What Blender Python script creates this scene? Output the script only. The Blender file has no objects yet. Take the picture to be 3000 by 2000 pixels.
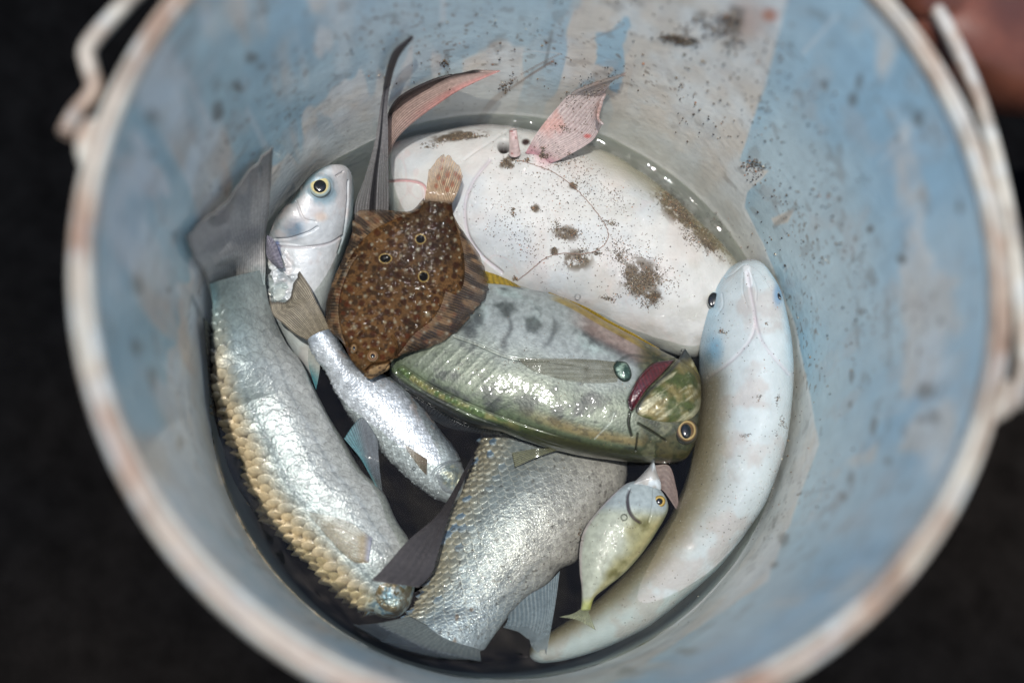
import bpy, math, random
import numpy as np
from mathutils import Matrix, Vector
from mathutils.bvhtree import BVHTree
sc = bpy.context.scene
rnd = random.Random(7)
rng = np.random.default_rng(11)

# ------------------------------------------------------------------ camera, sky, sun, exposure
ZW, ZR = 0.165, 0.367            # height of the water and of the bucket's rim (m)
FPX = 4110.0                     # focal length in units of the 3000-wide picture
def _n(v):
    v = np.array(v, float); return v / np.linalg.norm(v)
UP = _n((0.094, 0.2570, 1.0))                       # the world's up, seen from the camera
XA = _n(np.array([1.0, 0, 0]) - UP * UP[0]); YA = np.cross(UP, XA)
W2C = np.array([XA, YA, UP])                         # rows: world axes in camera coordinates
FC = np.array([-0.0045, -0.0195, -0.65])             # centre of the water disc in camera coordinates
CAM = np.array([0, 0, ZW]) - W2C @ FC
cd = bpy.data.cameras.new('camera'); cam = bpy.data.objects.new('camera', cd)
sc.collection.objects.link(cam); sc.camera = cam
cam.matrix_world = Matrix([list(W2C[i]) + [CAM[i]] for i in range(3)] + [[0, 0, 0, 1]])
cd.sensor_width = 36; cd.lens = FPX * 36 / 3000; cd.clip_end = 500; cd.clip_start = 0.01
cd.dof.use_dof = True; cd.dof.focus_distance = 0.645; cd.dof.aperture_fstop = 2.6

SUN_EL, SUN_AZ = math.radians(83), math.radians(222)   # azimuth from +x, counter-clockwise
world = bpy.data.worlds.new('World'); sc.world = world; world.use_nodes = True
wn = world.node_tree.nodes; sky = wn.new('ShaderNodeTexSky'); sky.sky_type = 'NISHITA'
sky.sun_disc = False; sky.sun_elevation = SUN_EL; sky.sun_rotation = math.radians(90) - SUN_AZ
world.node_tree.links.new(sky.outputs[0], wn['Background'].inputs[0])
wn['Background'].inputs[1].default_value = 0.135
sl = bpy.data.lights.new('sun', 'SUN'); sl.energy = 3.4; sl.angle = math.radians(0.53); sl.color = (1, 0.975, 0.935)
so = bpy.data.objects.new('sun', sl); sc.collection.objects.link(so)
sd = Vector((math.cos(SUN_EL) * math.cos(SUN_AZ), math.cos(SUN_EL) * math.sin(SUN_AZ), math.sin(SUN_EL)))
so.rotation_euler = sd.to_track_quat('Z', 'Y').to_euler()
sc.view_settings.view_transform = 'Standard'; sc.view_settings.look = 'None'
sc.view_settings.exposure = 0.28; sc.view_settings.gamma = 1; sc.view_settings.use_curve_mapping = False
sc.render.engine = 'CYCLES'
sc.cycles.max_bounces = 10; sc.cycles.transparent_max_bounces = 12; sc.cycles.sample_clamp_indirect = 4
sc.cycles.use_denoising = True

# ------------------------------------------------------------------ measuring helpers
def at(p, z):
    """point of the place that lies at height z under picture unit(s) p"""
    p = np.atleast_2d(np.array(p, float)); z = np.broadcast_to(np.asarray(z, float), (len(p),))
    d = np.stack([(p[:, 0] - 1500) / FPX, -(p[:, 1] - 1000) / FPX, -np.ones(len(p))], 1) @ W2C.T
    t = (z - CAM[2]) / d[:, 2]
    return CAM + d * t[:, None]
def topx(P):
    q = (P - CAM) @ W2C
    return np.stack([1500 + FPX * q[:, 0] / -q[:, 2], 1000 - FPX * q[:, 1] / -q[:, 2]], 1)
def RW(z): return 0.1229 + 0.0640 * np.asarray(z)      # inner radius of the bucket
def inside(p, z, m=0.0035):
    """like at(), but kept m inside the bucket's wall (raised along the wall if need be)"""
    p = np.atleast_2d(np.array(p, float)); z = np.array(np.broadcast_to(np.asarray(z, float), (len(p),)))
    lo, hi = z.copy(), np.full(len(p), ZR - 0.004)
    Q = at(p, z); bad = np.hypot(Q[:, 0], Q[:, 1]) > RW(z) - m
    for _ in range(28):
        mid = (lo + hi) / 2; Q = at(p, mid); b = np.hypot(Q[:, 0], Q[:, 1]) > RW(mid) - m
        lo = np.where(b, mid, lo); hi = np.where(b, hi, mid)
    return at(p, np.where(bad, hi, z))
def onwall(p):
    p = np.atleast_2d(np.array(p, float)); lo = np.zeros(len(p)); hi = np.full(len(p), ZR)
    for _ in range(30):
        mid = (lo + hi) / 2; Q = at(p, mid); b = np.hypot(Q[:, 0], Q[:, 1]) > RW(mid)
        lo = np.where(b, mid, lo); hi = np.where(b, hi, mid)
    return at(p, hi)

def C(r, g, b): 
    v = np.array([r, g, b]) / 255.0
    return np.where(v <= 0.04045, v / 12.92, ((v + 0.055) / 1.055) ** 2.4)
def ss(a, b, x):
    t = np.clip((np.asarray(x, float) - a) / (b - a), 0, 1); return t * t * (3 - 2 * t)
def mix(a, b, m):
    m = np.asarray(m)[..., None]; return a * (1 - m) + b * m
def _h(i, j, k, s):
    n = (i * 374761393 + j * 668265263 + k * 2147483647 + s * 974634777) & 0xffffffff
    n = ((n ^ (n >> 13)) * 1274126177) & 0xffffffff
    n = ((n ^ (n >> 16)) * 2246822519) & 0xffffffff
    return ((n ^ (n >> 15)) & 0xffff) / 65535.0
def noise(P, sc_=1.0, seed=0):
    P = np.asarray(P, float) * sc_
    if P.shape[1] == 2: P = np.concatenate([P, np.zeros((len(P), 1))], 1)
    I = np.floor(P).astype(np.int64); F = P - I; F = F * F * (3 - 2 * F); r = 0
    for a in (0, 1):
        for b in (0, 1):
            for c in (0, 1):
                w = (F[:, 0] if a else 1 - F[:, 0]) * (F[:, 1] if b else 1 - F[:, 1]) * (F[:, 2] if c else 1 - F[:, 2])
                r = r + w * _h(I[:, 0] + a, I[:, 1] + b, I[:, 2] + c, seed)
    return r
def fbm(P, s, seed=0, o=4):
    r, a, t = 0, 1.0, 0
    for k in range(o): r = r + a * noise(P, s * 2 ** k, seed + k); t += a; a *= 0.5
    return r / t
def crom(pts, n):
    """smooth curve through pts, n samples, and the parameter of each sample"""
    pts = np.array(pts, float); m = len(pts)
    if m == 2: 
        t = np.linspace(0, 1, n)[:, None]; return pts[0] * (1 - t) + pts[1] * t
    E = np.vstack([2 * pts[0] - pts[1], pts, 2 * pts[-1] - pts[-2]])
    t = np.linspace(0, m - 1, n); i = np.minimum(t.astype(int), m - 2); f = (t - i)[:, None]
    a, b, c, d = E[i], E[i + 1], E[i + 2], E[i + 3]
    return 0.5 * (2 * b + (c - a) * f + (2 * a - 5 * b + 4 * c - d) * f ** 2 + (3 * b - a - 3 * c + d) * f ** 3)
def seg(x, pts, closed=False):
    """distance (picture units) from each x to the polyline pts"""
    pts = [np.array(p, float) for p in pts]
    if closed: pts = pts + [pts[0]]
    elif len(pts) > 2: pts = list(crom(pts, 5 * len(pts)))
    r = np.full(len(x), 1e9)
    for a, b in zip(pts[:-1], pts[1:]):
        d = b - a; t = np.clip(((x - a) @ d) / (d @ d), 0, 1)
        r = np.minimum(r, np.hypot(*(x - a - t[:, None] * d).T))
    return r
def inpoly(x, pts):
    c = np.zeros(len(x), bool); n = len(pts)
    for i in range(n):
        (x0, y0), (x1, y1) = pts[i], pts[(i + 1) % n]
        if y0 == y1: continue
        k = ((y0 > x[:, 1]) != (y1 > x[:, 1])) & (x[:, 0] < (x1 - x0) * (x[:, 1] - y0) / (y1 - y0) + x0)
        c ^= k
    return c
def sdist(x, pts):
    d = seg(x, pts, True); return np.where(inpoly(x, pts), -d, d)

# ------------------------------------------------------------------ materials
MATS = {}
def material(name, rough=0.35, coat=0.6, coat_rough=0.06, metal=0.0, bump=0.25, bscale=900, bdist=0.0004,
             var=0.12, vscale=250, trans=0.0, clear=0.0, sss=0.0, spec=0.5, sil=1.0, cbump=None):
    if name in MATS: return MATS[name]
    m = bpy.data.materials.new(name); m.use_nodes = True; nt = m.node_tree; N = nt.nodes; L = nt.links
    b = N['Principled BSDF']; out = N['Material Output']
    at_ = N.new('ShaderNodeAttribute'); at_.attribute_name = 'Col'
    tc = N.new('ShaderNodeTexCoord')
    nz = N.new('ShaderNodeTexNoise'); nz.inputs['Scale'].default_value = vscale; nz.inputs['Detail'].default_value = 5
    L.new(tc.outputs['Object'], nz.inputs['Vector'])
    mr = N.new('ShaderNodeMapRange'); mr.inputs[1].default_value = 0.3; mr.inputs[2].default_value = 0.7
    mr.inputs[3].default_value = 1 - var; mr.inputs[4].default_value = 1 + var
    L.new(nz.outputs[0], mr.inputs[0])
    mx = N.new('ShaderNodeVectorMath'); mx.operation = 'SCALE'
    L.new(at_.outputs['Color'], mx.inputs[0]); L.new(mr.outputs[0], mx.inputs['Scale'])
    L.new(mx.outputs[0], b.inputs['Base Color'])
    b.inputs['Roughness'].default_value = rough; b.inputs['Coat Weight'].default_value = coat
    b.inputs['Coat Roughness'].default_value = coat_rough; b.inputs['Specular IOR Level'].default_value = spec
    if metal:
        mm = N.new('ShaderNodeMath'); mm.operation = 'MULTIPLY'; mm.inputs[1].default_value = metal
        L.new(at_.outputs['Alpha'], mm.inputs[0]); L.new(mm.outputs[0], b.inputs['Metallic'])
    if sss:
        b.inputs['Subsurface Weight'].default_value = sss; b.inputs['Subsurface Radius'].default_value = (0.004, 0.0025, 0.002)
        b.inputs['Subsurface Scale'].default_value = 0.6
    if bump:
        bz = N.new('ShaderNodeTexNoise'); bz.inputs['Scale'].default_value = bscale; bz.inputs['Detail'].default_value = 3
        L.new(tc.outputs['Object'], bz.inputs['Vector'])
        bp = N.new('ShaderNodeBump'); bp.inputs['Strength'].default_value = bump; bp.inputs['Distance'].default_value = bdist
        L.new(bz.outputs[0], bp.inputs['Height']); L.new(bp.outputs[0], b.inputs['Normal'])
        if cbump:
            cz = N.new('ShaderNodeTexNoise'); cz.inputs['Scale'].default_value = cbump[0]; cz.inputs['Detail'].default_value = 2
            L.new(tc.outputs['Object'], cz.inputs['Vector'])
            cb = N.new('ShaderNodeBump'); cb.inputs['Strength'].default_value = cbump[1]; cb.inputs['Distance'].default_value = cbump[2]
            L.new(cz.outputs[0], cb.inputs['Height']); L.new(cb.outputs[0], b.inputs['Coat Normal'])
    last = b.outputs[0]
    if trans:
        tr = N.new('ShaderNodeBsdfTranslucent'); L.new(mx.outputs[0], tr.inputs[0])
        ms = N.new('ShaderNodeMixShader'); ms.inputs[0].default_value = trans
        L.new(last, ms.inputs[1]); L.new(tr.outputs[0], ms.inputs[2]); last = ms.outputs[0]
    if clear:                                        # thin membranes let part of what is behind show
        tp = N.new('ShaderNodeBsdfTransparent'); ms = N.new('ShaderNodeMixShader')
        mm = N.new('ShaderNodeMath'); mm.operation = 'MULTIPLY'; mm.inputs[1].default_value = clear
        L.new(at_.outputs['Alpha'], mm.inputs[0]); L.new(mm.outputs[0], ms.inputs[0])
        L.new(last, ms.inputs[1]); L.new(tp.outputs[0], ms.inputs[2]); last = ms.outputs[0]
    L.new(last, out.inputs[0]); MATS[name] = m
    return m
def m_silver(): return material('silver scaled skin', 0.36, 0.5, 0.05, 0.42, 0.7, 1000, 0.0005, 0.22, 420, spec=0.4, cbump=(800, 0.8, 0.0007))
def m_white(): return material('wet white skin', 0.5, 0.85, 0.04, 0.0, 0.4, 600, 0.0004, 0.07, 140, sss=0.12, spec=0.2, cbump=(800, 0.9, 0.0014))
def m_jack(): return material('wet green silver skin', 0.42, 0.55, 0.06, 0.3, 0.4, 800, 0.0004, 0.24, 420, spec=0.35, cbump=(420, 0.4, 0.0006))
def m_flat(): return material('wet mottled skin', 0.65, 0.05, 0.05, 0.0, 0.35, 700, 0.0003, 0.3, 900, spec=0.06, cbump=(420, 0.6, 0.0006))
def m_fin(): return material('fin membrane', 0.45, 0.5, 0.06, 0.0, 0.3, 900, 0.0003, 0.2, 700, trans=0.3, clear=0.85, spec=0.3)
def m_eye(): return material('wet eye', 0.15, 1.0, 0.02, 0.0, 0, var=0.04)
def m_flesh(): return material('wet flesh', 0.3, 1.0, 0.06, 0.0, 0.4, 900, 0.0005, 0.2, 500)

# ------------------------------------------------------------------ object helpers
def empty(name, loc, label, cat, group=None):
    o = bpy.data.objects.new(name, None); sc.collection.objects.link(o); o.location = loc
    o.empty_display_size = 0.02; o['label'] = label; o['category'] = cat
    if group: o['group'] = group
    return o
def wloc(o):
    v = np.zeros(3)
    while o is not None: v = v + np.array(o.location); o = o.parent
    return v
def make(name, V, F, col, mat, parent=None, smooth=True, label=None):
    """one mesh object; V in place coordinates; F list/array of equal-sized faces or a list of faces"""
    V = np.asarray(V, float)
    if parent is not None: V = V - wloc(parent)
    me = bpy.data.meshes.new(name)
    if isinstance(F, np.ndarray):
        n = F.shape[1]; me.vertices.add(len(V)); me.vertices.foreach_set('co', V.astype(np.float32).ravel())
        me.loops.add(F.size); me.loops.foreach_set('vertex_index', F.astype(np.int32).ravel())
        me.polygons.add(len(F)); me.polygons.foreach_set('loop_start', np.arange(0, F.size, n, dtype=np.int32))
    else: me.from_pydata([tuple(v) for v in V], [], F)
    me.update(calc_edges=True); me.validate()
    if smooth: me.polygons.foreach_set('use_smooth', [True] * len(me.polygons))
    col = np.asarray(col, float)
    if col.ndim == 1: col = np.tile(col, (len(V), 1))
    if col.shape[1] == 3: col = np.concatenate([col, np.ones((len(col), 1))], 1)
    a = me.color_attributes.new('Col', 'FLOAT_COLOR', 'POINT')
    a.data.foreach_set('color', np.clip(col, 0, 1).astype(np.float32).ravel())
    me.materials.append(mat)
    o = bpy.data.objects.new(name, me); sc.collection.objects.link(o)
    if parent is not None: o.parent = parent
    if label: o['label'] = label
    return o
def gridfaces(n, m, wrap=False):
    i = np.arange(n - 1)[:, None] * m; j = np.arange(m if wrap else m - 1)[None, :]; j2 = (j + 1) % m
    return np.stack([i + j, i + j2, i + m + j2, i + m + j], -1).reshape(-1, 4)
def normals(G, wrap=True):
    du = np.gradient(G, axis=0)
    dv = (np.roll(G, -1, 1) - np.roll(G, 1, 1)) if wrap else np.gradient(G, axis=1)
    n = np.cross(du, dv); l = np.linalg.norm(n, axis=-1, keepdims=True); return n / np.maximum(l, 1e-12)
class Q: pass
def body(name, Lp, Rp, z, th, colf, mat, parent, N=200, MT=90, MB=20, dispf=None, q=0.85, ends=(1, 1), wall=0.004, label=None, tone=(1.0, 1.0)):
    """a closed body between two traced edges; z = height of its middle above the water, th = half thickness"""
    Lp, Rp = [list(p) for p in Lp], [list(p) for p in Rp]; n = len(Lp)
    z = list(np.interp(np.linspace(0, 1, n), np.linspace(0, 1, len(np.atleast_1d(z))), np.atleast_1d(z)))
    th = list(np.interp(np.linspace(0, 1, n), np.linspace(0, 1, len(np.atleast_1d(th))), np.atleast_1d(th)))
    Lc, Rc, zc, tc = crom(Lp, N), crom(Rp, N), crom(np.array(z)[:, None], N)[:, 0], crom(np.array(th)[:, None], N)[:, 0]
    u = np.linspace(0, 1, N)
    A, B = inside(Lc, ZW + zc, wall), inside(Rc, ZW + zc, wall)
    mid, half = (A + B) / 2, (B - A) / 2
    k = np.ones(N); e = 0.035
    if ends[0]: k *= np.sqrt(np.clip(1 - (1 - np.clip(u / (e * ends[0]), 0, 1)) ** 2, 0, 1))
    if ends[1]: k *= np.sqrt(np.clip(1 - (1 - np.clip((1 - u) / (e * ends[1]), 0, 1)) ** 2, 0, 1))
    k = np.maximum(k, 0.02)
    th1 = np.linspace(math.pi, 0, MT); th2 = np.linspace(0, -math.pi, MB + 2)[1:-1]; T = np.concatenate([th1, th2])
    cs, sn = np.cos(T), np.sign(np.sin(T)) * np.abs(np.sin(T)) ** q
    kk = k[:, None, None]
    G = mid[:, None] + cs[None, :, None] * half[:, None] * kk
    G[..., 2] += sn[None] * tc[:, None] * k[:, None]
    nn = normals(G); M = len(T)
    if (nn[N // 2, MT // 2, 2] < 0): nn = -nn
    d = Q(); d.P0 = G.reshape(-1, 3).copy(); d.u = np.repeat(u, M); d.s = np.tile(cs, N); d.t = np.tile(T, N)
    d.px = topx(d.P0); d.top = d.t >= -1e-6
    arc = np.concatenate([[0], np.cumsum(np.linalg.norm(np.diff(mid, axis=0), axis=1))]); d.arc = np.repeat(arc, M)
    r = np.hypot(half[:, 0], half[:, 1]); d.g = np.repeat(r, M) * (math.pi / 2 - d.t)     # distance round the girth from the top line
    d.n = nn.reshape(-1, 3)
    V = d.P0.copy()
    if dispf is not None:
        h, aux = dispf(d); d.aux = aux; V = V + d.n * h[:, None]
    d.P = V; col = colf(d); col[:, :3] = np.clip(col[:, :3], 0, 1) ** tone[0] * tone[1] * (np.array([1.0, 1.01, 0.975]) if tone[0] > 1.2 else np.array([0.89, 0.90, 0.90]))
    F = gridfaces(N, M, True)
    V = np.vstack([V, mid[0:1], mid[-1:]]); col = np.vstack([col, col[:1], col[-1:]])
    caps = [(N * M, (j + 1) % M, j) for j in range(M)] + [(N * M + 1, (N - 1) * M + j, (N - 1) * M + (j + 1) % M) for j in range(M)]
    Fq = np.vstack([F, np.array([[a, b, c, c] for a, b, c in caps])]) if False else F
    o = make(name, V[:N * M], [tuple(x) for x in F.tolist()] + [tuple(range(M))[::-1], tuple(range((N - 1) * M, N * M))], col[:N * M], mat, parent, label=label)
    o.data.polygons.foreach_set('use_smooth', [True] * len(o.data.polygons))
    return o
def scale_pattern(a, b, da=0.55, ra=0.66, rb=0.6):
    """overlapping scales; a runs towards the tail. returns rise within the scale, distance from its middle, its id"""
    T = np.zeros(len(a)); R = np.ones(len(a)); ID = np.zeros(len(a))
    base = np.floor(a / da).astype(np.int64)
    for k in (2, 1, 0, -1, -2):
        i = base + k; off = (i & 1) * 0.5; j = np.round(b - off); 
        ja = (_h(i, j.astype(np.int64), i * 0, 5) - 0.5) * 0.16
        x = (a - i * da - ja) / ra; y = (b - j - off) / rb; r = np.hypot(x, y); m = r < 1
        T = np.where(m, (x + 1) / 2, T); R = np.where(m, r, R); ID = np.where(m, _h(i, j.astype(np.int64), i * 0, 9), ID)
    return T, R, ID
def fin(name, curves, z, colf, parent, rays=16, n=90, m=50, ridge=0.00035, thick=0.00016, mat=None, wall=0.003, ragged=0.0, wave=0.0, label=None, seed=1, on=None):
    """thin membrane with rays, through curves given from its root to its edge"""
    n = int(max(n, rays * 9)); cc = [crom(c, n) for c in curves]; z = np.atleast_1d(z)
    zr_ = z[:, 1] if z.ndim == 2 else z; z = z[:, 0] if z.ndim == 2 else z
    z, zr_ = (np.interp(np.linspace(0, 1, len(cc)), np.linspace(0, 1, len(q)), q) for q in (z, zr_))
    st = np.stack(cc, 0).reshape(len(cc), -1); st = crom(st, m).reshape(m, n, 2)
    zz = crom(z[:, None], m)[:, 0]; zz = zz[:, None] * np.linspace(1, 0, n)[None] + crom(zr_[:, None], m)[:, 0][:, None] * np.linspace(0, 1, n)[None]
    v = np.linspace(0, 1, m)[:, None] * np.ones((1, n)); s = np.ones((m, 1)) * np.linspace(0, 1, n)[None]
    if ragged:
        rg = noise(np.stack([s[0] * rays * 1.0, s[0] * 0], 1), 1.0, seed) * ragged
        top = st[-1].copy(); bot = st[int(m * 0.75)].copy()
        w = np.clip((v - 0.75) / 0.25, 0, 1)[..., None] * rg[None, :, None]
        st = st * (1 - w) + bot[None] * w
    zz = zz.ravel()
    if on is not None: zz = np.maximum(zz * 0 - 1, surf(parent, st.reshape(-1, 2))) + on * (0.4 + v.ravel())
    P = inside(st.reshape(-1, 2), ZW + zz, wall)
    G = P.reshape(m, n, 3); nn = normals(G, False)
    nn *= np.sign(nn[..., 2:3].mean()) or 1
    rays = rays * 1.05; jit = fbm(np.stack([s.ravel() * rays * 0.16, v.ravel() * 0.35], 1), 1.0, seed + 5, 2).reshape(m, n) - 0.5
    ph = s * rays * 2 * math.pi + jit * 3.0
    br = ss(0.35, 0.8, v); rw = (0.5 + 0.5 * np.cos(ph)) ** 2 * (1 - 0.5 * br) + (0.5 + 0.5 * np.cos(ph * 2 + 2.5)) ** 2 * 0.5 * br
    rw = rw * (0.55 + 0.9 * noise(np.stack([s.ravel() * rays, v.ravel() * 3], 1), 1.0, seed + 8).reshape(m, n))
    rw = rw * (0.7 + 0.6 * fbm(np.stack([s.ravel() * rays * 0.3, v.ravel() * 6], 1), 1.0, seed + 11, 2).reshape(m, n))
    h = ridge * 0.6 * rw * (1 - 0.6 * v)
    if wave: h = h + wave * (fbm(np.stack([s.ravel() * 5, v.ravel() * 2], 1), 1.0, seed + 3, 2).reshape(m, n) - 0.5) * v
    A = G + nn * (h + thick)[..., None]; B = G - nn * thick
    d = Q(); d.v, d.s = v.ravel(), s.ravel(); d.ray = np.clip(rw, 0, 1).ravel(); d.P = P; d.px = topx(P)
    c = colf(d); V = np.vstack([A.reshape(-1, 3), B.reshape(-1, 3)]); K = m * n
    F = gridfaces(m, n); e = [i for i in range(n)] + [i * n + n - 1 for i in range(1, m)] + [(m - 1) * n + i for i in range(n - 2, -1, -1)] + [i * n for i in range(m - 2, 0, -1)]
    e = np.array(e); e2 = np.roll(e, -1)
    F = np.vstack([F, F[:, ::-1] + K, np.stack([e, e + K, e2 + K, e2], 1)])
    return make(name, V, F, np.vstack([c, c]), mat or m_fin(), parent, label=label)
TREES = {}
def surf(parent, p, z0=0.0):
    """height above the water of the parent's body surface under each picture point"""
    while parent.parent is not None: parent = parent.parent
    if parent.name not in TREES:
        b = [o for o in parent.children if o.name.split('.')[0] == 'body'][0]; me = b.data; w = wloc(b)
        co = np.empty(len(me.vertices) * 3, np.float32); me.vertices.foreach_get('co', co)
        TREES[parent.name] = BVHTree.FromPolygons((co.reshape(-1, 3) + w).tolist(), [tuple(f.vertices) for f in me.polygons])
    T = TREES[parent.name]; p = np.atleast_2d(p); A = at(p, ZW); out = np.full(len(p), np.nan)
    for i, a in enumerate(A):
        h = T.ray_cast(Vector(CAM.tolist()), Vector((a - CAM).tolist()).normalized())
        if h[0] is not None: out[i] = h[0].z - ZW
    lo = np.nanmin(out) if np.any(~np.isnan(out)) else z0
    return np.where(np.isnan(out), lo, out)
def blob(name, pts, z, hgt, colf, mat, parent, n=72, m=18, depth=0.002, p=0.5, ctr=None, label=None, on=None, rough=0.0):
    """a low dome over a traced outline, with a body underneath"""
    ring = crom(list(pts) + [pts[0]], n + 1)[:-1]; c = np.array(ctr if ctr else ring.mean(0))
    r = np.linspace(0, 1, m)
    X = c + r[:, None, None] * (ring - c)[None]
    if on is not None: z = surf(parent, X.reshape(-1, 2)) + on
    P = inside(X.reshape(-1, 2), ZW + z, 0.0005 if on is not None else 0.003); rr = np.repeat(r, n)
    P[:, 2] += hgt * (1 - rr ** 2) ** p
    if rough: P[:, 2] += rough * (fbm(P, 420, 77, 3) - 0.5) * 2 * ss(1.0, 0.8, rr)
    d = Q(); d.r = rr; d.a = np.tile(np.linspace(0, 1, n), m); d.P = P; d.px = topx(P)
    col = colf(d) if callable(colf) else np.tile(np.array(colf), (len(P), 1))
    low = P[-n:].copy(); low[:, 2] -= depth; V = np.vstack([P, low])
    F = gridfaces(m + 1, n, True)
    V2 = V.tolist(); FF = [tuple(f) for f in F.tolist()] + [tuple(range(m * n, m * n + n))]
    return make(name, V, FF, np.vstack([col, col[-n:]]), mat, parent, label=label)
def eye(parent, c, r, z, iris, rx=1.0, ring=None, pr=0.55, prx=1.0, hgt=0.5, ang=0.0, label=None):
    """eyeball dome with iris ring and a dark pupil of its own"""
    r_m = r / 6400.0; c0 = np.array(c, float)
    def cf(d):
        col = np.tile(iris, (len(d.r), 1)) * (0.85 + 0.4 * noise(np.stack([d.a * 30, d.r * 4], 1), 1, 3))[:, None]
        if ring is not None: col = mix(col, ring, ss(0.74, 0.86, d.r))
        col = mix(col, C(205, 180, 120), ss(pr + 0.02, pr + 0.04, d.r) * (1 - ss(pr + 0.1, pr + 0.14, d.r)) * 0.45)
        return mix(col, C(40, 40, 38), ss(0.93, 1.0, d.r) * 0.8)
    def el(rr, k):
        T = np.linspace(0, 2 * math.pi, 25)[:-1]; x, y = rr * k * np.cos(T), rr * np.sin(T)
        return [(c0[0] + a * math.cos(ang) - b * math.sin(ang), c0[1] + a * math.sin(ang) + b * math.cos(ang)) for a, b in zip(x, y)]
    z = float(np.median(surf(parent, el(r * 0.8, rx)))) - r_m * 0.1
    e = blob('eye', el(r, rx), z, r_m * hgt, cf, m_eye(), parent, 48, 16, depth=r_m * 0.8, label=label)
    blob('pupil', el(r * pr, rx * prx), z + r_m * hgt * 0.80, r_m * hgt * 0.36, C(6, 7, 9), m_eye(), e, 40, 8, depth=0.0004)
    return e
def lathe(prof, n=256):
    prof = np.array(prof); T = np.linspace(0, 2 * math.pi, n, endpoint=False)
    V = np.stack([prof[:, 0:1] * np.cos(T), prof[:, 0:1] * np.sin(T), np.repeat(prof[:, 1:2], n, 1)], -1)
    return V.reshape(-1, 3), gridfaces(len(prof), n, True)
def tube(name, pts, rad, col, mat, parent, n=16, N=160, flat=1.0):
    P = crom(pts, N); R = crom(np.array(rad)[:, None], N)[:, 0] if np.ndim(rad) else np.full(N, rad)
    T = np.gradient(P, axis=0); T /= np.linalg.norm(T, axis=1, keepdims=True)
    up = np.tile([0, 0, 1.0], (N, 1)); S = np.cross(T, up); S /= np.maximum(np.linalg.norm(S, axis=1, keepdims=True), 1e-6); U = np.cross(S, T)
    a = np.linspace(0, 2 * math.pi, n, endpoint=False)
    V = P[:, None] + R[:, None, None] * (np.cos(a)[None, :, None] * S[:, None] + flat * np.sin(a)[None, :, None] * U[:, None])
    V = V.reshape(-1, 3); F = [tuple(f) for f in gridfaces(N, n, True).tolist()] + [tuple(range(n)), tuple(range((N - 1) * n, N * n))[::-1]]
    c = col(V) if callable(col) else col
    return make(name, V, F, c, mat, parent)

# ------------------------------------------------------------------ ground and bucket
def build_ground():
    n = 220; g = np.linspace(-1, 1, n); x = np.sign(g) * np.abs(g) ** 3 * 60
    X, Y = np.meshgrid(x, x); P = np.stack([X.ravel(), Y.ravel(), np.zeros(n * n)], 1)
    P[:, 2] = (fbm(P[:, :2], 6, 3) - 0.5) * 0.01 - 0.006
    k = fbm(P[:, :2], 3.2, 21); col = mix(np.array([0.0034, 0.0034, 0.0036]), np.array([0.0072, 0.0060, 0.0052]), ss(0.35, 0.65, k))
    o = make('ground', P, gridfaces(n, n), col, material('dark wet sand', 0.7, 0.0, 0.3, 0, 0.6, 300, 0.002, 0.3, 60, spec=0.0))
    o['kind'] = 'structure'
build_ground()

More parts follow.
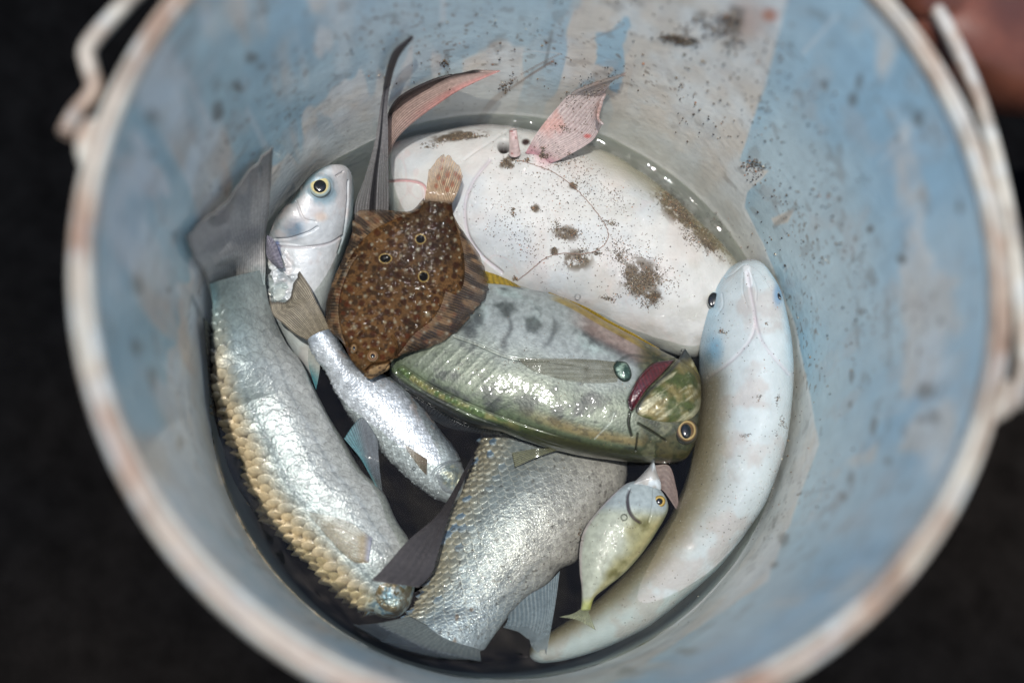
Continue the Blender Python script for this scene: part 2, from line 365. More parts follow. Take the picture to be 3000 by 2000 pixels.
BLUE, BLUE2, BEIGE, PALE = C(170, 204, 216), C(196, 216, 218), C(230, 218, 200), C(238, 237, 228)
bucket = empty('bucket', (0, 0, 0), 'old plastic bucket with worn blue and beige inner wall, full of fish', 'bucket')
def build_wall():
    nt, nz = 1200, 360
    T = np.linspace(0, 2 * math.pi, nt, endpoint=False); Z = np.linspace(0.0, ZR, nz)
    TT, ZZ = np.meshgrid(T, Z); r = RW(ZZ)
    P = np.stack([r * np.cos(TT), r * np.sin(TT), ZZ], -1).reshape(-1, 3); th = TT.ravel(); z = ZZ.ravel()
    px = topx(P)                        # used only to carry traced outlines over to the wall
    cyl = np.stack([np.cos(th) * 0.14, np.sin(th) * 0.14, z], 1)
    st = cyl * np.array([1, 1, 0.22]); st2 = cyl * np.array([1, 1, 0.5])
    n1 = fbm(st, 38, 5); n2 = fbm(cyl, 60, 15); n3 = fbm(st, 140, 25, 3); n4 = fbm(st2, 24, 35)
    # bias: above 0 = blue paint left, below = bare plastic
    right = sdist(px, [(2290, 60), (2240, 250), (2170, 470), (2250, 500), (2235, 520), (2190, 560), (2178, 610), (2240, 720), (2330, 950), (2400, 1300), (2250, 1700), (1800, 2000), (1500, 2100), (1800, 2400), (2600, 2100), (3100, 1400), (3100, 300), (2800, -300), (2400, -300)])
    bl = ss(3, -3, right + (n3 - 0.5) * 10)
    patch = sdist(px, [(1750, 100), (1835, 60), (1840, 200), (1815, 285), (1770, 270), (1790, 200), (1740, 190)])
    bl = np.maximum(bl, ss(4, -4, patch + (n2 - 0.5) * 60))
    topz = sdist(px, [(500, -400), (1750, -500), (1720, 60), (1560, 180), (1400, 160), (1240, 200), (1050, 330), (880, 480), (740, 560), (560, 900), (560, 1300), (200, 1500), (100, 300)])
    topm = ss(20, -160, topz)
    bl = np.maximum(bl, ss(0.47, 0.50, n1 * 0.6 + n4 * 0.4 + (topm - 0.62) * 0.22) * (topz < 25) * 1.0)
    beige_r = np.exp(-((px[:, 0] - (2640 + (px[:, 1] - 400) * 0.12)) / 90) ** 2) * (px[:, 0] > 2300)
    bl = bl * (1 - ss(0.50, 0.60, n1 * 0.75 + beige_r * 0.24 + (n2 - 0.5) * 0.3) * 0.75 * (right < 0))
    bl = bl * (1 - ss(4, -4, sdist(px, [(2260, 640), (2330, 610), (2310, 650), (2270, 662)])))
    bl = bl * (1 - ss(4, -4, sdist(px, [(2175, 500), (2255, 498), (2230, 525), (2190, 560)])))
    lowl = ss(1200, 1500, px[:, 1]) * ss(1500, 1300, px[:, 0])
    bl = np.maximum(bl, lowl * ss(0.42, 0.55, n4) * 0.7)
    streak = fbm(cyl * np.array([1, 1, 0.10]), 55, 55, 3); lft = ss(1250, 800, px[:, 0])
    bl = bl * (1 - ss(0.49, 0.57, streak * 0.6 + n4 * 0.4) * lft * 0.85)
    bl = np.maximum(bl, ss(0.52, 0.57, fbm(cyl * np.array([1, 1, 0.16]), 70, 58, 3)) * ss(1900, 1700, px[:, 0]) * ss(500, 260, px[:, 1]) * 0.8 * (right > 0))
    blue = mix(BLUE, BLUE2, ss(0.35, 0.65, n4)); teal = mix(blue, C(184, 206, 200), ss(1100, 500, px[:, 0]) * 0.75)
    fine = fbm(cyl * np.array([1, 1, 0.05]), 420, 59, 2); col_f = (0.93 + 0.14 * fine)[:, None]
    bare = mix(PALE, BEIGE, ss(0.42, 0.62, n2 * 0.5 + n1 * 0.5)); bare = mix(bare, C(236, 200, 168), ss(0.56, 0.66, n1) * 0.6 * (px[:, 0] < 1000))
    col = mix(bare, teal, bl)
    col = mix(col, C(196, 182, 170), ss(0.55, 0.7, fbm(st2, 90, 71)) * 0.25)
    col = col * col_f
    # scratches, stains, blotches of dirt
    col = mix(col, C(140, 88, 48), ss(9, 3, seg(px, [(1405, 350), (1440, 300), (1480, 268)]) - 3) * 0.75)
    col = mix(col, C(150, 100, 62), ss(5, 1, seg(px, [(1480, 268), (1560, 215), (1622, 178)])) * 0.7)
    col = mix(col, C(150, 110, 80), ss(3, 0.8, seg(px, [(1460, 262), (1530, 215), (1700, 130), (1830, 70)])) * 0.6 * (n3 > 0.42))
    col = mix(col, C(196, 104, 60), ss(40, 6, np.hypot((px[:, 0] - 2255), (px[:, 1] - 45) * 1.2)) * 0.8)
    col = mix(col, C(196, 132, 92), ss(95, 10, np.hypot((px[:, 0] - 2190), (px[:, 1] - 60))) * 0.5)
    spots = [(2522, 232, 18, 34), (2497, 290, 14, 20), (2415, 250, 20, 22), (2630, 406, 14, 16), (2688, 348, 16, 22), (2765, 252, 18, 18), (2489, 1185, 9, 14),
             (2493, 1100, 9, 22), (2713, 1144, 20, 18), (2746, 1227, 24, 26), (2523, 915, 12, 14), (2754, 937, 16, 14), (2458, 582, 8, 12), (2392, 640, 8, 14), (2640, 760, 16, 16), (2550, 670, 12, 10),
             (2670, 890, 14, 10), (2810, 610, 14, 26), (338, 485, 16, 22), (446, 347, 16, 24), (893, 38, 34, 40), (772, 195, 26, 22), (740, 170, 20, 16), (440, 450, 14, 14), (408, 835, 22, 40), (497, 848, 9, 14),
             (408, 1019, 24, 26), (446, 1100, 20, 40), (529, 1300, 12, 26), (1836, 1965, 46, 12), (2004, 1904, 30, 10), (2293, 1575, 16, 22), (2269, 1654, 18, 12), (2494, 1404, 20, 55), (2470, 1455, 26, 24), (2600, 1350, 14, 10),
             (2700, 1230, 22, 14), (1995, 116, 60, 18), (2150, 70, 24, 50), (2060, 40, 30, 20), (2300, 1280, 10, 40), (700, 260, 12, 14), (640, 330, 16, 20), (350, 1180, 10, 60), (2560, 1250, 10, 34)]
    for x, y, a, b in spots:
        dd = np.hypot((px[:, 0] - x) / a, (px[:, 1] - y) / b) + (n2 - 0.5) * 3.2
        col = mix(col, C(96, 82, 66), ss(1.25, 0.35, dd) * 0.62)
    sp = fbm(cyl, 520, 81, 2); col = mix(col, C(120, 98, 76), ss(0.69, 0.76, sp) * ss(0.5, 0.62, fbm(cyl, 30, 83)) * 0.7)
    col = mix(col, C(110, 92, 74), ss(0.64, 0.74, fbm(cyl, 130, 91, 3)) * 0.3)
    q_ = np.stack([th * 0.14, z], 1); rs = np.random.default_rng(31)
    for _ in range(70):                # scratches and dried drips
        a0 = np.array([rs.uniform(0, 0.88), rs.uniform(ZW + 0.01, ZR - 0.01)]); drip = rs.random() < 0.5
        an = rs.normal(-math.pi / 2, 0.05) if drip else rs.uniform(-0.6, 0.9); ln = rs.uniform(0.012, 0.06)
        d_ = seg(q_, [a0, a0 + ln * np.array([math.cos(an), math.sin(an)])]); w_ = rs.uniform(0.0006, 0.0014) * (1.6 if drip else 1)
        col = mix(col, C(236, 236, 230) if rs.random() < 0.5 else C(112, 116, 112), ss(w_, w_ * 0.3, d_) * (n3 > 0.42) * rs.uniform(0.25, 0.6))
    zw = z - ZW                        # slime line; dark of deep murky water painted into the colour below
    col = mix(col, C(196, 198, 192), ss(0.016, 0.002, zw) * 0.5)
    col = mix(col, C(208, 208, 196), ss(0.05, 0.012, zw + (n4 - 0.5) * 0.03) * 0.65 * (right > 6))
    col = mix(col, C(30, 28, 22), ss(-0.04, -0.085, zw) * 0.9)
    col = mix(col, C(186, 160, 138), ss(0.2, 0.205, zw + (n1 - 0.5) * 0.01) * 0.7)
    P2 = P + (np.stack([np.cos(th), np.sin(th), th * 0], 1)) * ((fbm(cyl, 22, 3, 3) - 0.5) * 0.0016)[:, None]
    mat = material('worn bucket plastic', 0.4, 0.35, 0.12, 0, 0.35, 260, 0.0008, 0.07, 90, trans=0.12)
    F = gridfaces(nz, nt, True)
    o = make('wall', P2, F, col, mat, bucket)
    bt = np.linspace(0, RW(0), 30); V, F = lathe([(max(a, 1e-4), 0.0015 - 0.0) for a in bt], 180)
    make('bottom', V, F, C(18, 16, 11), material('darkened bottom plastic', 0.9, 0.0, 0.2, 0, 0, 200, 0.001, 0.3, 60, spec=0.02), bucket)  # near-black colour stands in for the dark of deep murky water
build_wall()
def plastic_col(V, seed=0, dark=0.5):
    n1, n2 = fbm(V, 40, seed), fbm(V, 140, seed + 9)
    c = mix(C(182, 176, 162), C(160, 140, 122), ss(0.42, 0.62, n1)); c = mix(c, C(184, 188, 184), ss(0.5, 0.68, n2) * 0.6)
    c = mix(c, C(96, 74, 58), ss(0.56, 0.7, fbm(V, 70, seed + 5)) * dark); return c
MP = material('worn rim plastic', 0.42, 0.1, 0.2, 0, 0.4, 300, 0.0006, 0.1, 120)
R0 = float(RW(ZR))
def build_rim():
    prof = [(R0 - 0.0004, ZR - 0.003), (R0 - 0.0006, ZR + 0.0006), (R0 + 0.0006, ZR + 0.0026), (R0 + 0.0022, ZR + 0.0026), (R0 + 0.0033, ZR + 0.0004), (R0 + 0.0040, ZR - 0.0024),
            (R0 + 0.0047, ZR - 0.0014), (R0 + 0.0055, ZR - 0.0004), (R0 + 0.0068, ZR - 0.0008), (R0 + 0.0078, ZR - 0.0026), (R0 + 0.0082, ZR - 0.006), (R0 + 0.0080, ZR - 0.013), (R0 + 0.0072, ZR - 0.0145), (R0 + 0.0050, ZR - 0.014), (R0 + 0.0004, ZR - 0.014)]
    pr = crom(prof, 60); V, F = lathe(pr, 720)
    groove = np.repeat(ss(0.0030, 0.0037, pr[:, 0] - R0) * ss(0.0052, 0.0044, pr[:, 0] - R0), 720)
    c = plastic_col(V, 3, 0.35); c = mix(c, C(150, 96, 78), groove * 0.75 * ss(0.3, 0.6, fbm(V, 30, 77)))
    make('rim', V, F, c, MP, bucket)
build_rim()
def build_handle():
    zr = ZR - 0.012
    lp = [at((190, 396), zr)[0], at((222, 335), zr)[0], at((276, 262), zr)[0], at((262, 196), zr + 0.003)[0], at((258, 140), zr + 0.004)[0], at((330, 50), zr + 0.004)[0], at((440, -60), zr + 0.003)[0]]
    rp = [at((2722, 0), zr)[0], at((2826, 190), zr)[0], at((2900, 400), zr)[0], at((2954, 640), zr)[0], at((2984, 850), zr)[0], at((2998, 1040), zr)[0], at((2976, 1190), zr)[0]]
    a0, a1 = math.atan2(lp[-1][1], lp[-1][0]), math.atan2(rp[0][1], rp[0][0]); r0, r1 = np.hypot(*lp[-1][:2]), np.hypot(*rp[0][:2])
    arc = [np.array([(r0 * (1 - t) + r1 * t) * math.cos(a0 + (a1 - a0) * t), (r0 * (1 - t) + r1 * t) * math.sin(a0 + (a1 - a0) * t), zr]) for t in np.linspace(0.1, 0.9, 9)]
    tube('handle', lp + arc + rp, 0.0028, lambda V: plastic_col(V, 31, 0.5), MP, bucket, 16, 420, flat=1.0)
    for pts, s in (([(250, 350), (222, 400), (226, 470), (262, 500), (300, 430), (292, 350)], 41), ([(2905, 1130), (2955, 1110), (2985, 1140), (2975, 1200), (2920, 1235), (2880, 1215)], 43)):
        P = at(pts, ZR - 0.012); n = 48
        ring = crom(np.vstack([P, P[:1]]), n + 1)[:-1]; c = ring.mean(0); V = []
        for k, dz in ((0.0, 0.004), (0.55, 0.0038), (0.9, 0.002), (1.0, -0.001), (1.0, -0.012), (0.8, -0.018), (0.0, -0.019)):
            q = c + max(k, 0.01) * (ring - c); q[:, 2] += dz; V.append(q)
        V = np.vstack(V); make('handle_lug', V, gridfaces(7, n, True), plastic_col(V, s), MP, bucket)
build_handle()

# ------------------------------------------------------------------ water
def build_water():
    nt, nr = 420, 200; T = np.linspace(0, 2 * math.pi, nt, endpoint=False); r = np.sqrt(np.linspace(0.0001, 1, nr)); R = float(RW(ZW)) + 0.0002
    TT, rr = np.meshgrid(T, r); P = np.stack([R * rr * np.cos(TT), R * rr * np.sin(TT), TT * 0 + ZW], -1).reshape(-1, 3)
    P[:, 2] += (fbm(P[:, :2], 55, 4, 3) - 0.5) * 0.0008 + (fbm(P[:, :2], 130, 14, 3) - 0.5) * 0.0011 * ss(0.018, 0.004, R * (1 - rr.ravel())) + 0.0022 * np.exp(-(1 - rr.ravel()) * R / 0.0016)
    m = bpy.data.materials.new('murky water'); m.use_nodes = True; N, L = m.node_tree.nodes, m.node_tree.links
    N.remove(N['Principled BSDF'])
    tp = N.new('ShaderNodeBsdfTransparent'); tp.inputs[0].default_value = (0.89, 0.91, 0.88, 1)
    gl = N.new('ShaderNodeBsdfGlossy'); gl.inputs['Roughness'].default_value = 0.035
    fr = N.new('ShaderNodeFresnel'); fr.inputs[0].default_value = 1.333; mx = N.new('ShaderNodeMixShader')
    tc = N.new('ShaderNodeTexCoord'); nz = N.new('ShaderNodeTexNoise'); nz.inputs['Scale'].default_value = 120; nz.inputs['Detail'].default_value = 3
    bp = N.new('ShaderNodeBump'); bp.inputs['Strength'].default_value = 0.35; bp.inputs['Distance'].default_value = 0.0008
    L.new(tc.outputs['Object'], nz.inputs['Vector']); L.new(nz.outputs[0], bp.inputs['Height'])
    for q in (gl, fr): L.new(bp.outputs[0], q.inputs['Normal'])
    L.new(fr.outputs[0], mx.inputs[0]); L.new(tp.outputs[0], mx.inputs[1]); L.new(gl.outputs[0], mx.inputs[2]); L.new(mx.outputs[0], N['Material Output'].inputs[0])
    o = make('water', P, gridfaces(nr, nt, True), C(200, 200, 200), m); o['kind'] = 'structure'
build_water()

# ------------------------------------------------------------------ mullets
SILV, BROWNS = C(176, 182, 184), C(168, 138, 104)
def A4(c, a): return np.concatenate([c, np.broadcast_to(np.asarray(a, float), (len(c),))[:, None]], 1)

def gill_line(px, pts, w=4): return ss(w, 0, seg(px, pts))

# a: the big mullet along the left wall
La = [(615,834),(622,880),(627,930),(631,1044),(632,1121),(649,1217),(680,1290),(715,1365),(753,1465),(824,1552),(906,1634),(988,1715),(1059,1771),(1131,1817)]
Ra = [(778,790),(779,840),(795,914),(840,1010),(883,1063),(921,1140),(970,1235),(1010,1300),(1060,1380),(1120,1440),(1161,1526),(1200,1590),(1222,1680),(1195,1795)]
def build_left_mullet():
    t = empty('mullet', at((900, 1300), ZW - 0.04)[0], 'long silver mullet with raised brown back scales, tail up against the left bucket wall', 'fish')
    def disp(d):
        w = 0.0068
        T, R, I = scale_pattern(-d.arc / w, d.g / w)
        back = ss(-0.35, -0.85, d.s) * ss(0.06, 0.3, d.u) * ss(0.98, 0.93, d.u)
        sm = ss(0.05, 0.2, d.u) * ss(1.0, 0.93, d.u)
        h = T ** 1.3 * (0.00022 * sm + 0.0034 * back * (0.25 + 1.25 * I))
        h = h + (fbm(d.P0, 120, 6, 2) - 0.5) * 0.0006
        return h, (T, R, I, back, sm)
    def colf(d):
        T, R, I, back, sm = d.aux
        c = mix(C(162, 170, 170), C(194, 194, 192), ss(-0.4, 0.8, d.s)); c = mix(c, C(150, 165, 164), ss(0.35, 0.0, d.u) * 0.7)
        line = sum(np.exp(-((d.s - q) / 0.035) ** 2) for q in (-0.35, -0.05, 0.22, 0.48)) * ss(0.1, 0.3, d.u)
        c = mix(c, C(120, 128, 134), line * 0.35 * (0.4 + T * 0.6))
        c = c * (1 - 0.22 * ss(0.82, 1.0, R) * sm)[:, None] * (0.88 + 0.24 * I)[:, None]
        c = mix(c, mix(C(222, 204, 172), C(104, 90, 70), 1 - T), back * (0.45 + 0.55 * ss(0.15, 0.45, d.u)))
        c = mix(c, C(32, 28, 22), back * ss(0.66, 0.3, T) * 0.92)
        c = mix(c, C(120, 160, 166), ss(0.25, 0.02, d.u) * ss(-0.6, -0.95, d.s) * 0.6)
        hd = ss(1738, 1775, d.px[:, 1] * 0.75 + d.px[:, 0] * 0.4)
        hd = ss(0.9, 0.965, d.u + (fbm(d.P0, 180, 88) - 0.5) * 0.06)
        n = fbm(d.P0, 260, 8); c = mix(c, mix(mix(C(196, 206, 208), C(120, 150, 170), ss(0.5, 0.6, fbm(d.P0, 420, 10))), C(104, 92, 60), ss(0.45, 0.56, n)), hd * 0.9)
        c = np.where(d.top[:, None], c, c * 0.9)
        al = 1 - 0.5 * back; al = al * (0.6 + 0.4 * I)
        return A4(c, al)
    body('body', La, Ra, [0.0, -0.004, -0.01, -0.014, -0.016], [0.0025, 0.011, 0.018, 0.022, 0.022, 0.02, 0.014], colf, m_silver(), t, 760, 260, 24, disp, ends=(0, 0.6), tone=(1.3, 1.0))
    zt = onwall([(547, 690), (800, 418), (588, 790), (776, 620)])[:, 2] - ZW
    TZ = [(0.0028, 0.0028), (max(0.004, zt[2] * 0.3), 0.006), (max(0.006, zt[2]), zt[3] * 0.5), (zt[0] * 0.8, zt[3] + (zt[1] - zt[3]) * 0.4), (zt[0] + 0.003, zt[1] + 0.002)]
    def tc(d):
        c = mix(C(176, 174, 170), C(208, 204, 198), d.ray * 0.7); c = mix(c, C(132, 128, 124), ss(0.75, 1.0, d.v) * 0.7)
        c = mix(c, C(156, 160, 158), ss(0.35, 0.12, d.v + (noise(d.P, 300, 2) - 0.5) * 0.1) * 0.8); c = mix(c, C(90, 86, 82), ss(0.05, 0.0, np.minimum(d.s, 1 - d.s)) * 0.6)
        n = fbm(d.P, 90, 3); c = mix(c, C(176, 172, 166), ss(0.55, 0.7, n) * 0.4); c = mix(c, C(150, 160, 158), ss(0.35, 0.1, d.v + (noise(d.P, 300, 2) - 0.5) * 0.12)); return A4(c, 0.15)
    fin('tail_fin', [[(622, 880), (695, 860), (776, 835)], [(612, 838), (690, 812), (778, 778)], [(600, 800), (690, 740), (776, 700)], [(570, 755), (665, 670), (788, 600)], [(547, 690), (590, 648), (660, 590), (700, 535), (745, 472), (800, 418)]],
        TZ, tc, t, 26, 160, 80, 0.0002, 0.00016, ragged=0.12)
    def dc(d): return A4(mix(C(44, 44, 44), C(84, 80, 76), d.ray * 0.5), 0.2)
    fin('dorsal_fin', [[(622, 962), (634, 1060), (642, 1150), (664, 1240), (706, 1350), (760, 1478)], [(596, 930), (606, 1050), (620, 1180), (644, 1280), (682, 1400), (745, 1500)]], [-0.002, 0.0], dc, t, 30, 120, 16)
    def pc(d):
        c = mix(C(196, 184, 160), C(150, 132, 96), d.ray * 0.6); c = mix(c, C(150, 162, 190), ss(0.14, 0.0, d.v) * 0.7)
        return A4(mix(c, C(110, 92, 40), ss(0.85, 1, d.s) * 0.7), np.clip(0.95 * ss(0.0, 0.25, d.v) * (1 - 0.45 * d.ray) + ss(0.3, 0.0, d.s) * 0.6 + 0.4 * ss(0.6, 1.0, d.v), 0, 1))
    fin('pectoral_fin', [[(1090, 1575), (1080, 1648)], [(1020, 1527), (1030, 1642)], [(955, 1508), (965, 1578)], [(905, 1499), (908, 1510)]], [0.0], pc, t, 14, 70, 60, on=0.0008)
    def vc(d):
        c = mix(C(110, 160, 168), C(132, 140, 146), ss(0.05, 0.5, d.s)); return A4(mix(c * 0.4, c, d.ray), 0.35)
    fin('pelvic_fin', [[(1104, 1425), (1120, 1438)], [(1062, 1350), (1112, 1370)], [(1008, 1284), (1035, 1245), (1060, 1222), (1085, 1250), (1106, 1287)]], [-0.004, 0.003, 0.004], vc, t, 18, 90, 50)
    blob('gill_cover', [(1112, 1712), (1146, 1706), (1182, 1722), (1192, 1750), (1176, 1782), (1140, 1792), (1108, 1768), (1100, 1738)], 0.0, 0.0003,
         lambda d: mix(mix(mix(C(170, 182, 182), C(110, 140, 150), ss(0.42, 0.62, fbm(d.P, 420, 4))), C(96, 88, 66), ss(0.52, 0.66, fbm(d.P, 700, 14))), C(104, 88, 56), ss(0.35, 0.95, d.r + (fbm(d.P, 500, 24) - 0.5)) * 0.9), m_silver(), t, 90, 40, label='patchy blue and brown gill cover', on=0.0, rough=0.0008)
build_left_mullet()

# b: head up fish at the upper left
Lb = [(1000,500),(949,504),(903,532),(851,595),(800,665),(782,740),(785,830),(800,920),(840,1010),(890,1080),(925,1130)]
Rb = [(1030,508),(1037,540),(1037,595),(1033,650),(1015,715),(992,785),(973,850),(956,905),(945,960),(940,1030),(938,1110)]
def build_head_up():
    t = empty('mullet', at((930, 700), ZW - 0.04)[0], 'white bellied mullet lying head up, its large round eye beside the speckled flounder', 'fish')
    def disp(d):
        px = d.px
        h = (fbm(d.P0, 60, 7, 3) - 0.5) * 0.0008
        cr = ss(70, 20, np.hypot(px[:, 0] - 815, (px[:, 1] - 830) * 0.55)); n = np.abs(fbm(d.P0, 150, 12, 3) - 0.5)
        h = h + cr * (0.004 * (0.12 - np.minimum(n, 0.12)) / 0.12 - 0.002)
        for l, w, a in (([(805, 700), (850, 698), (905, 680), (930, 665)], 5, 0.0011), ([(812, 720), (880, 725), (960, 715), (1005, 690)], 5, 0.0008), ([(1020, 530), (1018, 600), (1008, 680), (990, 740)], 4, 0.0012), ([(868, 590), (890, 640), (925, 650)], 5, 0.0008), ([(985, 515), (1005, 503)], 4, 0.001)):
            h = h - a * ss(w, 0, seg(px, l))
        h = h + 0.0006 * ss(42, 30, np.hypot(px[:, 0] - 940, px[:, 1] - 548))
        return h, cr
    def colf(d):
        px = d.px; n = fbm(d.P0, 120, 9); c = np.tile(C(214, 216, 220), (len(px), 1))
        c = mix(c, C(120, 138, 144), ss(-0.25, -0.75, d.s) * ss(0.55, 0.3, d.u))
        c = mix(c, C(48, 50, 44), ss(-0.55, -0.85, d.s) * ss(0.55, 0.3, d.u) * ss(0.04, 0.2, d.u))
        c = mix(c, C(135, 160, 172), ss(60, 34, np.hypot(px[:, 0] - 945, px[:, 1] - 555)) * 0.75)
        c = mix(c, C(104, 130, 152), ss(46, 8, np.hypot((px[:, 0] - 862), (px[:, 1] - 672))) * 0.8)
        c = mix(c, C(60, 92, 168), ss(11, 2, seg(px, [(812, 712), (816, 745)])) * 0.6)
        c = mix(c, C(222, 196, 176), ss(30, 6, np.hypot((px[:, 0] - 940), (px[:, 1] - 635) * 1.4)) * 0.6)
        c = mix(c, C(206, 190, 186), ss(0.5, 0.66, n) * 0.35)
        c = mix(c, C(150, 158, 168), gill_line(px, [(812, 700), (905, 680), (930, 665)], 5) * 0.5)
        c = mix(c, C(178, 168, 172), gill_line(px, [(812, 720), (880, 725), (960, 715), (1005, 690)], 7) * 0.5)
        c = mix(c, C(140, 170, 178), ss(0.86, 0.97, d.s) * ss(0.7, 0.4, d.u) * 0.6)
        c = mix(c, C(170, 178, 186), d.aux * 0.7 * ss(0.4, 0.6, fbm(d.P0, 300, 2)))
        return A4(c, 0.25 + 0.5 * ss(0.0, -0.6, d.s))
    body('body', Lb, Rb, [-0.002, -0.004, -0.008, -0.014, -0.02, -0.03], [0.010, 0.017, 0.02, 0.021, 0.018, 0.013, 0.008], colf, material('wet white silver skin', 0.42, 0.7, 0.05, 0.2, 0.5, 600, 0.0005, 0.1, 320, spec=0.35, cbump=(520, 0.6, 0.0008)), t, 420, 170, 20, disp, ends=(1.2, 1), tone=(1.25, 0.9))
    eye(t, (937, 545), 33, 0.0118, C(178, 168, 122), ring=C(140, 154, 152), pr=0.58, hgt=0.4)
    fin('pectoral_fin', [[(782, 688), (803, 704), (822, 752), (831, 786)], [(782, 700), (792, 722), (806, 758), (826, 786)], [(780, 742), (783, 752), (790, 762), (815, 786)]], [0.012, 0.012, 0.008],
        lambda d: A4(mix(C(120, 116, 130), C(160, 156, 166), d.ray * 0.6), 0.45), t, 10, 50, 30, 0.0001)
    fin('anal_fin', [[(905, 1000), (938, 1050)], [(903, 1060), (936, 1090)], [(915, 1110), (926, 1142)]], [-0.006, -0.006, -0.006], lambda d: A4(mix(C(206, 206, 202), C(70, 140, 150), ss(0.3, 0.9, d.v)) * (0.6 + 0.4 * d.ray)[:, None], 0.1), t, 10, 50, 30)
build_head_up()

# c: small silver mullet
Lc_ = [(898,995),(921,1037),(962,1096),(990,1155),(1030,1220),(1090,1287),(1141,1343),(1202,1402),(1250,1438),(1292,1464),(1330,1478)]
Rc_ = [(968,965),(994,1002),(1020,1045),(1062,1085),(1125,1100),(1189,1135),(1246,1200),(1290,1265),(1336,1325),(1358,1385),(1358,1440)]
def build_small_mullet():
    t = empty('mullet', at((1130, 1230), ZW - 0.04)[0], 'small bright silver mullet with tan forked tail, its back under the flounder head', 'fish')
    def disp(d):
        w = 0.0024; T, R, I = scale_pattern(-d.arc / w, d.g / w); sm = ss(0.02, 0.05, d.u) * ss(0.90, 0.86, d.u)
        h = T ** 1.4 * (0.00025 + 0.0006 * ss(-0.4, -0.95, d.s)) * sm * (0.5 + I) + (fbm(d.P0, 120, 26, 2) - 0.5) * 0.0006
        for l, w_, a in (([(1262, 1405), (1275, 1375), (1310, 1352), (1350, 1350)], 4, 0.0009), ([(1285, 1440), (1275, 1400), (1300, 1372), (1340, 1365)], 3, 0.0006)): h = h - a * ss(w_, 0, seg(d.px, l))
        h = h + 0.0008 * ss(26, 14, np.hypot(d.px[:, 0] - 1318, d.px[:, 1] - 1398))
        return h, (T, R, I, sm)
    def colf(d):
        T, R, I, sm = d.aux; c = mix(C(214, 218, 224), C(150, 156, 164), ss(0.25, 0.95, d.s)); c = mix(c, C(150, 162, 178), ss(0.12, 0.0, d.u) * 0.6)
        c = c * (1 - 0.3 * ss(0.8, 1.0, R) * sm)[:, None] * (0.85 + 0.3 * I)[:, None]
        c = mix(c, C(190, 168, 156), ss(0.2, 0.8, d.s) * ss(0.55, 0.65, fbm(d.P0, 200, 4)) * 0.5)
        c = mix(c, C(186, 184, 160), ss(30, 10, np.hypot(d.px[:, 0] - 1318, d.px[:, 1] - 1398)) * 0.6)
        return A4(c, 0.9)
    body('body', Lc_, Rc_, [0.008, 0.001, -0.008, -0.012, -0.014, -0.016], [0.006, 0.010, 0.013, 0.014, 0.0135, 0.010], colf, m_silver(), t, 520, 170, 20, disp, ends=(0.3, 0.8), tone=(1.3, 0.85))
    def tc(d):
        c = mix(C(92, 84, 70), C(196, 184, 160), d.ray); c = mix(c, C(56, 52, 48), ss(0.9, 1.0, d.v) * 0.8); c = mix(c, C(100, 92, 78), ss(0.05, 0.0, np.minimum(d.s, 1 - d.s)) * 0.8)
        return A4(c, 0.12)
    fin('tail_fin', [[(900, 996), (930, 975), (968, 962)], [(862, 976), (903, 930), (948, 924)], [(830, 948), (872, 895), (926, 882)], [(800, 922), (850, 890), (905, 836)], [(789, 878), (812, 881), (836, 884), (852, 868), (856, 846), (860, 822), (875, 790)]],
        [0.009, 0.013, 0.015, 0.017, 0.019], tc, t, 24, 150, 60, 0.0002, 0.0003, ragged=0.18)
    fin('pectoral_fin', [[(1252, 1345), (1250, 1392)], [(1220, 1325), (1226, 1365)], [(1186, 1300), (1190, 1315)]], [-0.001, 0.001, 0.0], lambda d: A4(mix(C(96, 84, 70), C(196, 182, 160), d.ray * 0.4 + ss(0.1, 0.9, d.v) * 0.5), 0.35 + 0.6 * ss(0.3, 1, d.v)), t, 12, 50, 40, on=0.0004)
    blob('gill_cover', [(1276, 1392), (1292, 1362), (1322, 1346), (1350, 1358), (1362, 1392), (1356, 1428), (1330, 1446), (1296, 1434)], 0.0, 0.0005,
         lambda d: mix(mix(C(130, 138, 138), C(170, 168, 150), ss(0.4, 0.6, fbm(d.P, 620, 4))), C(146, 150, 156), ss(0.55, 0.9, d.r)), m_silver(), t, on=0.0, rough=0.0003)
    eye(t, (1336, 1412), 13, -0.0062, C(200, 198, 176), pr=0.2, hgt=0.25)
build_small_mullet()

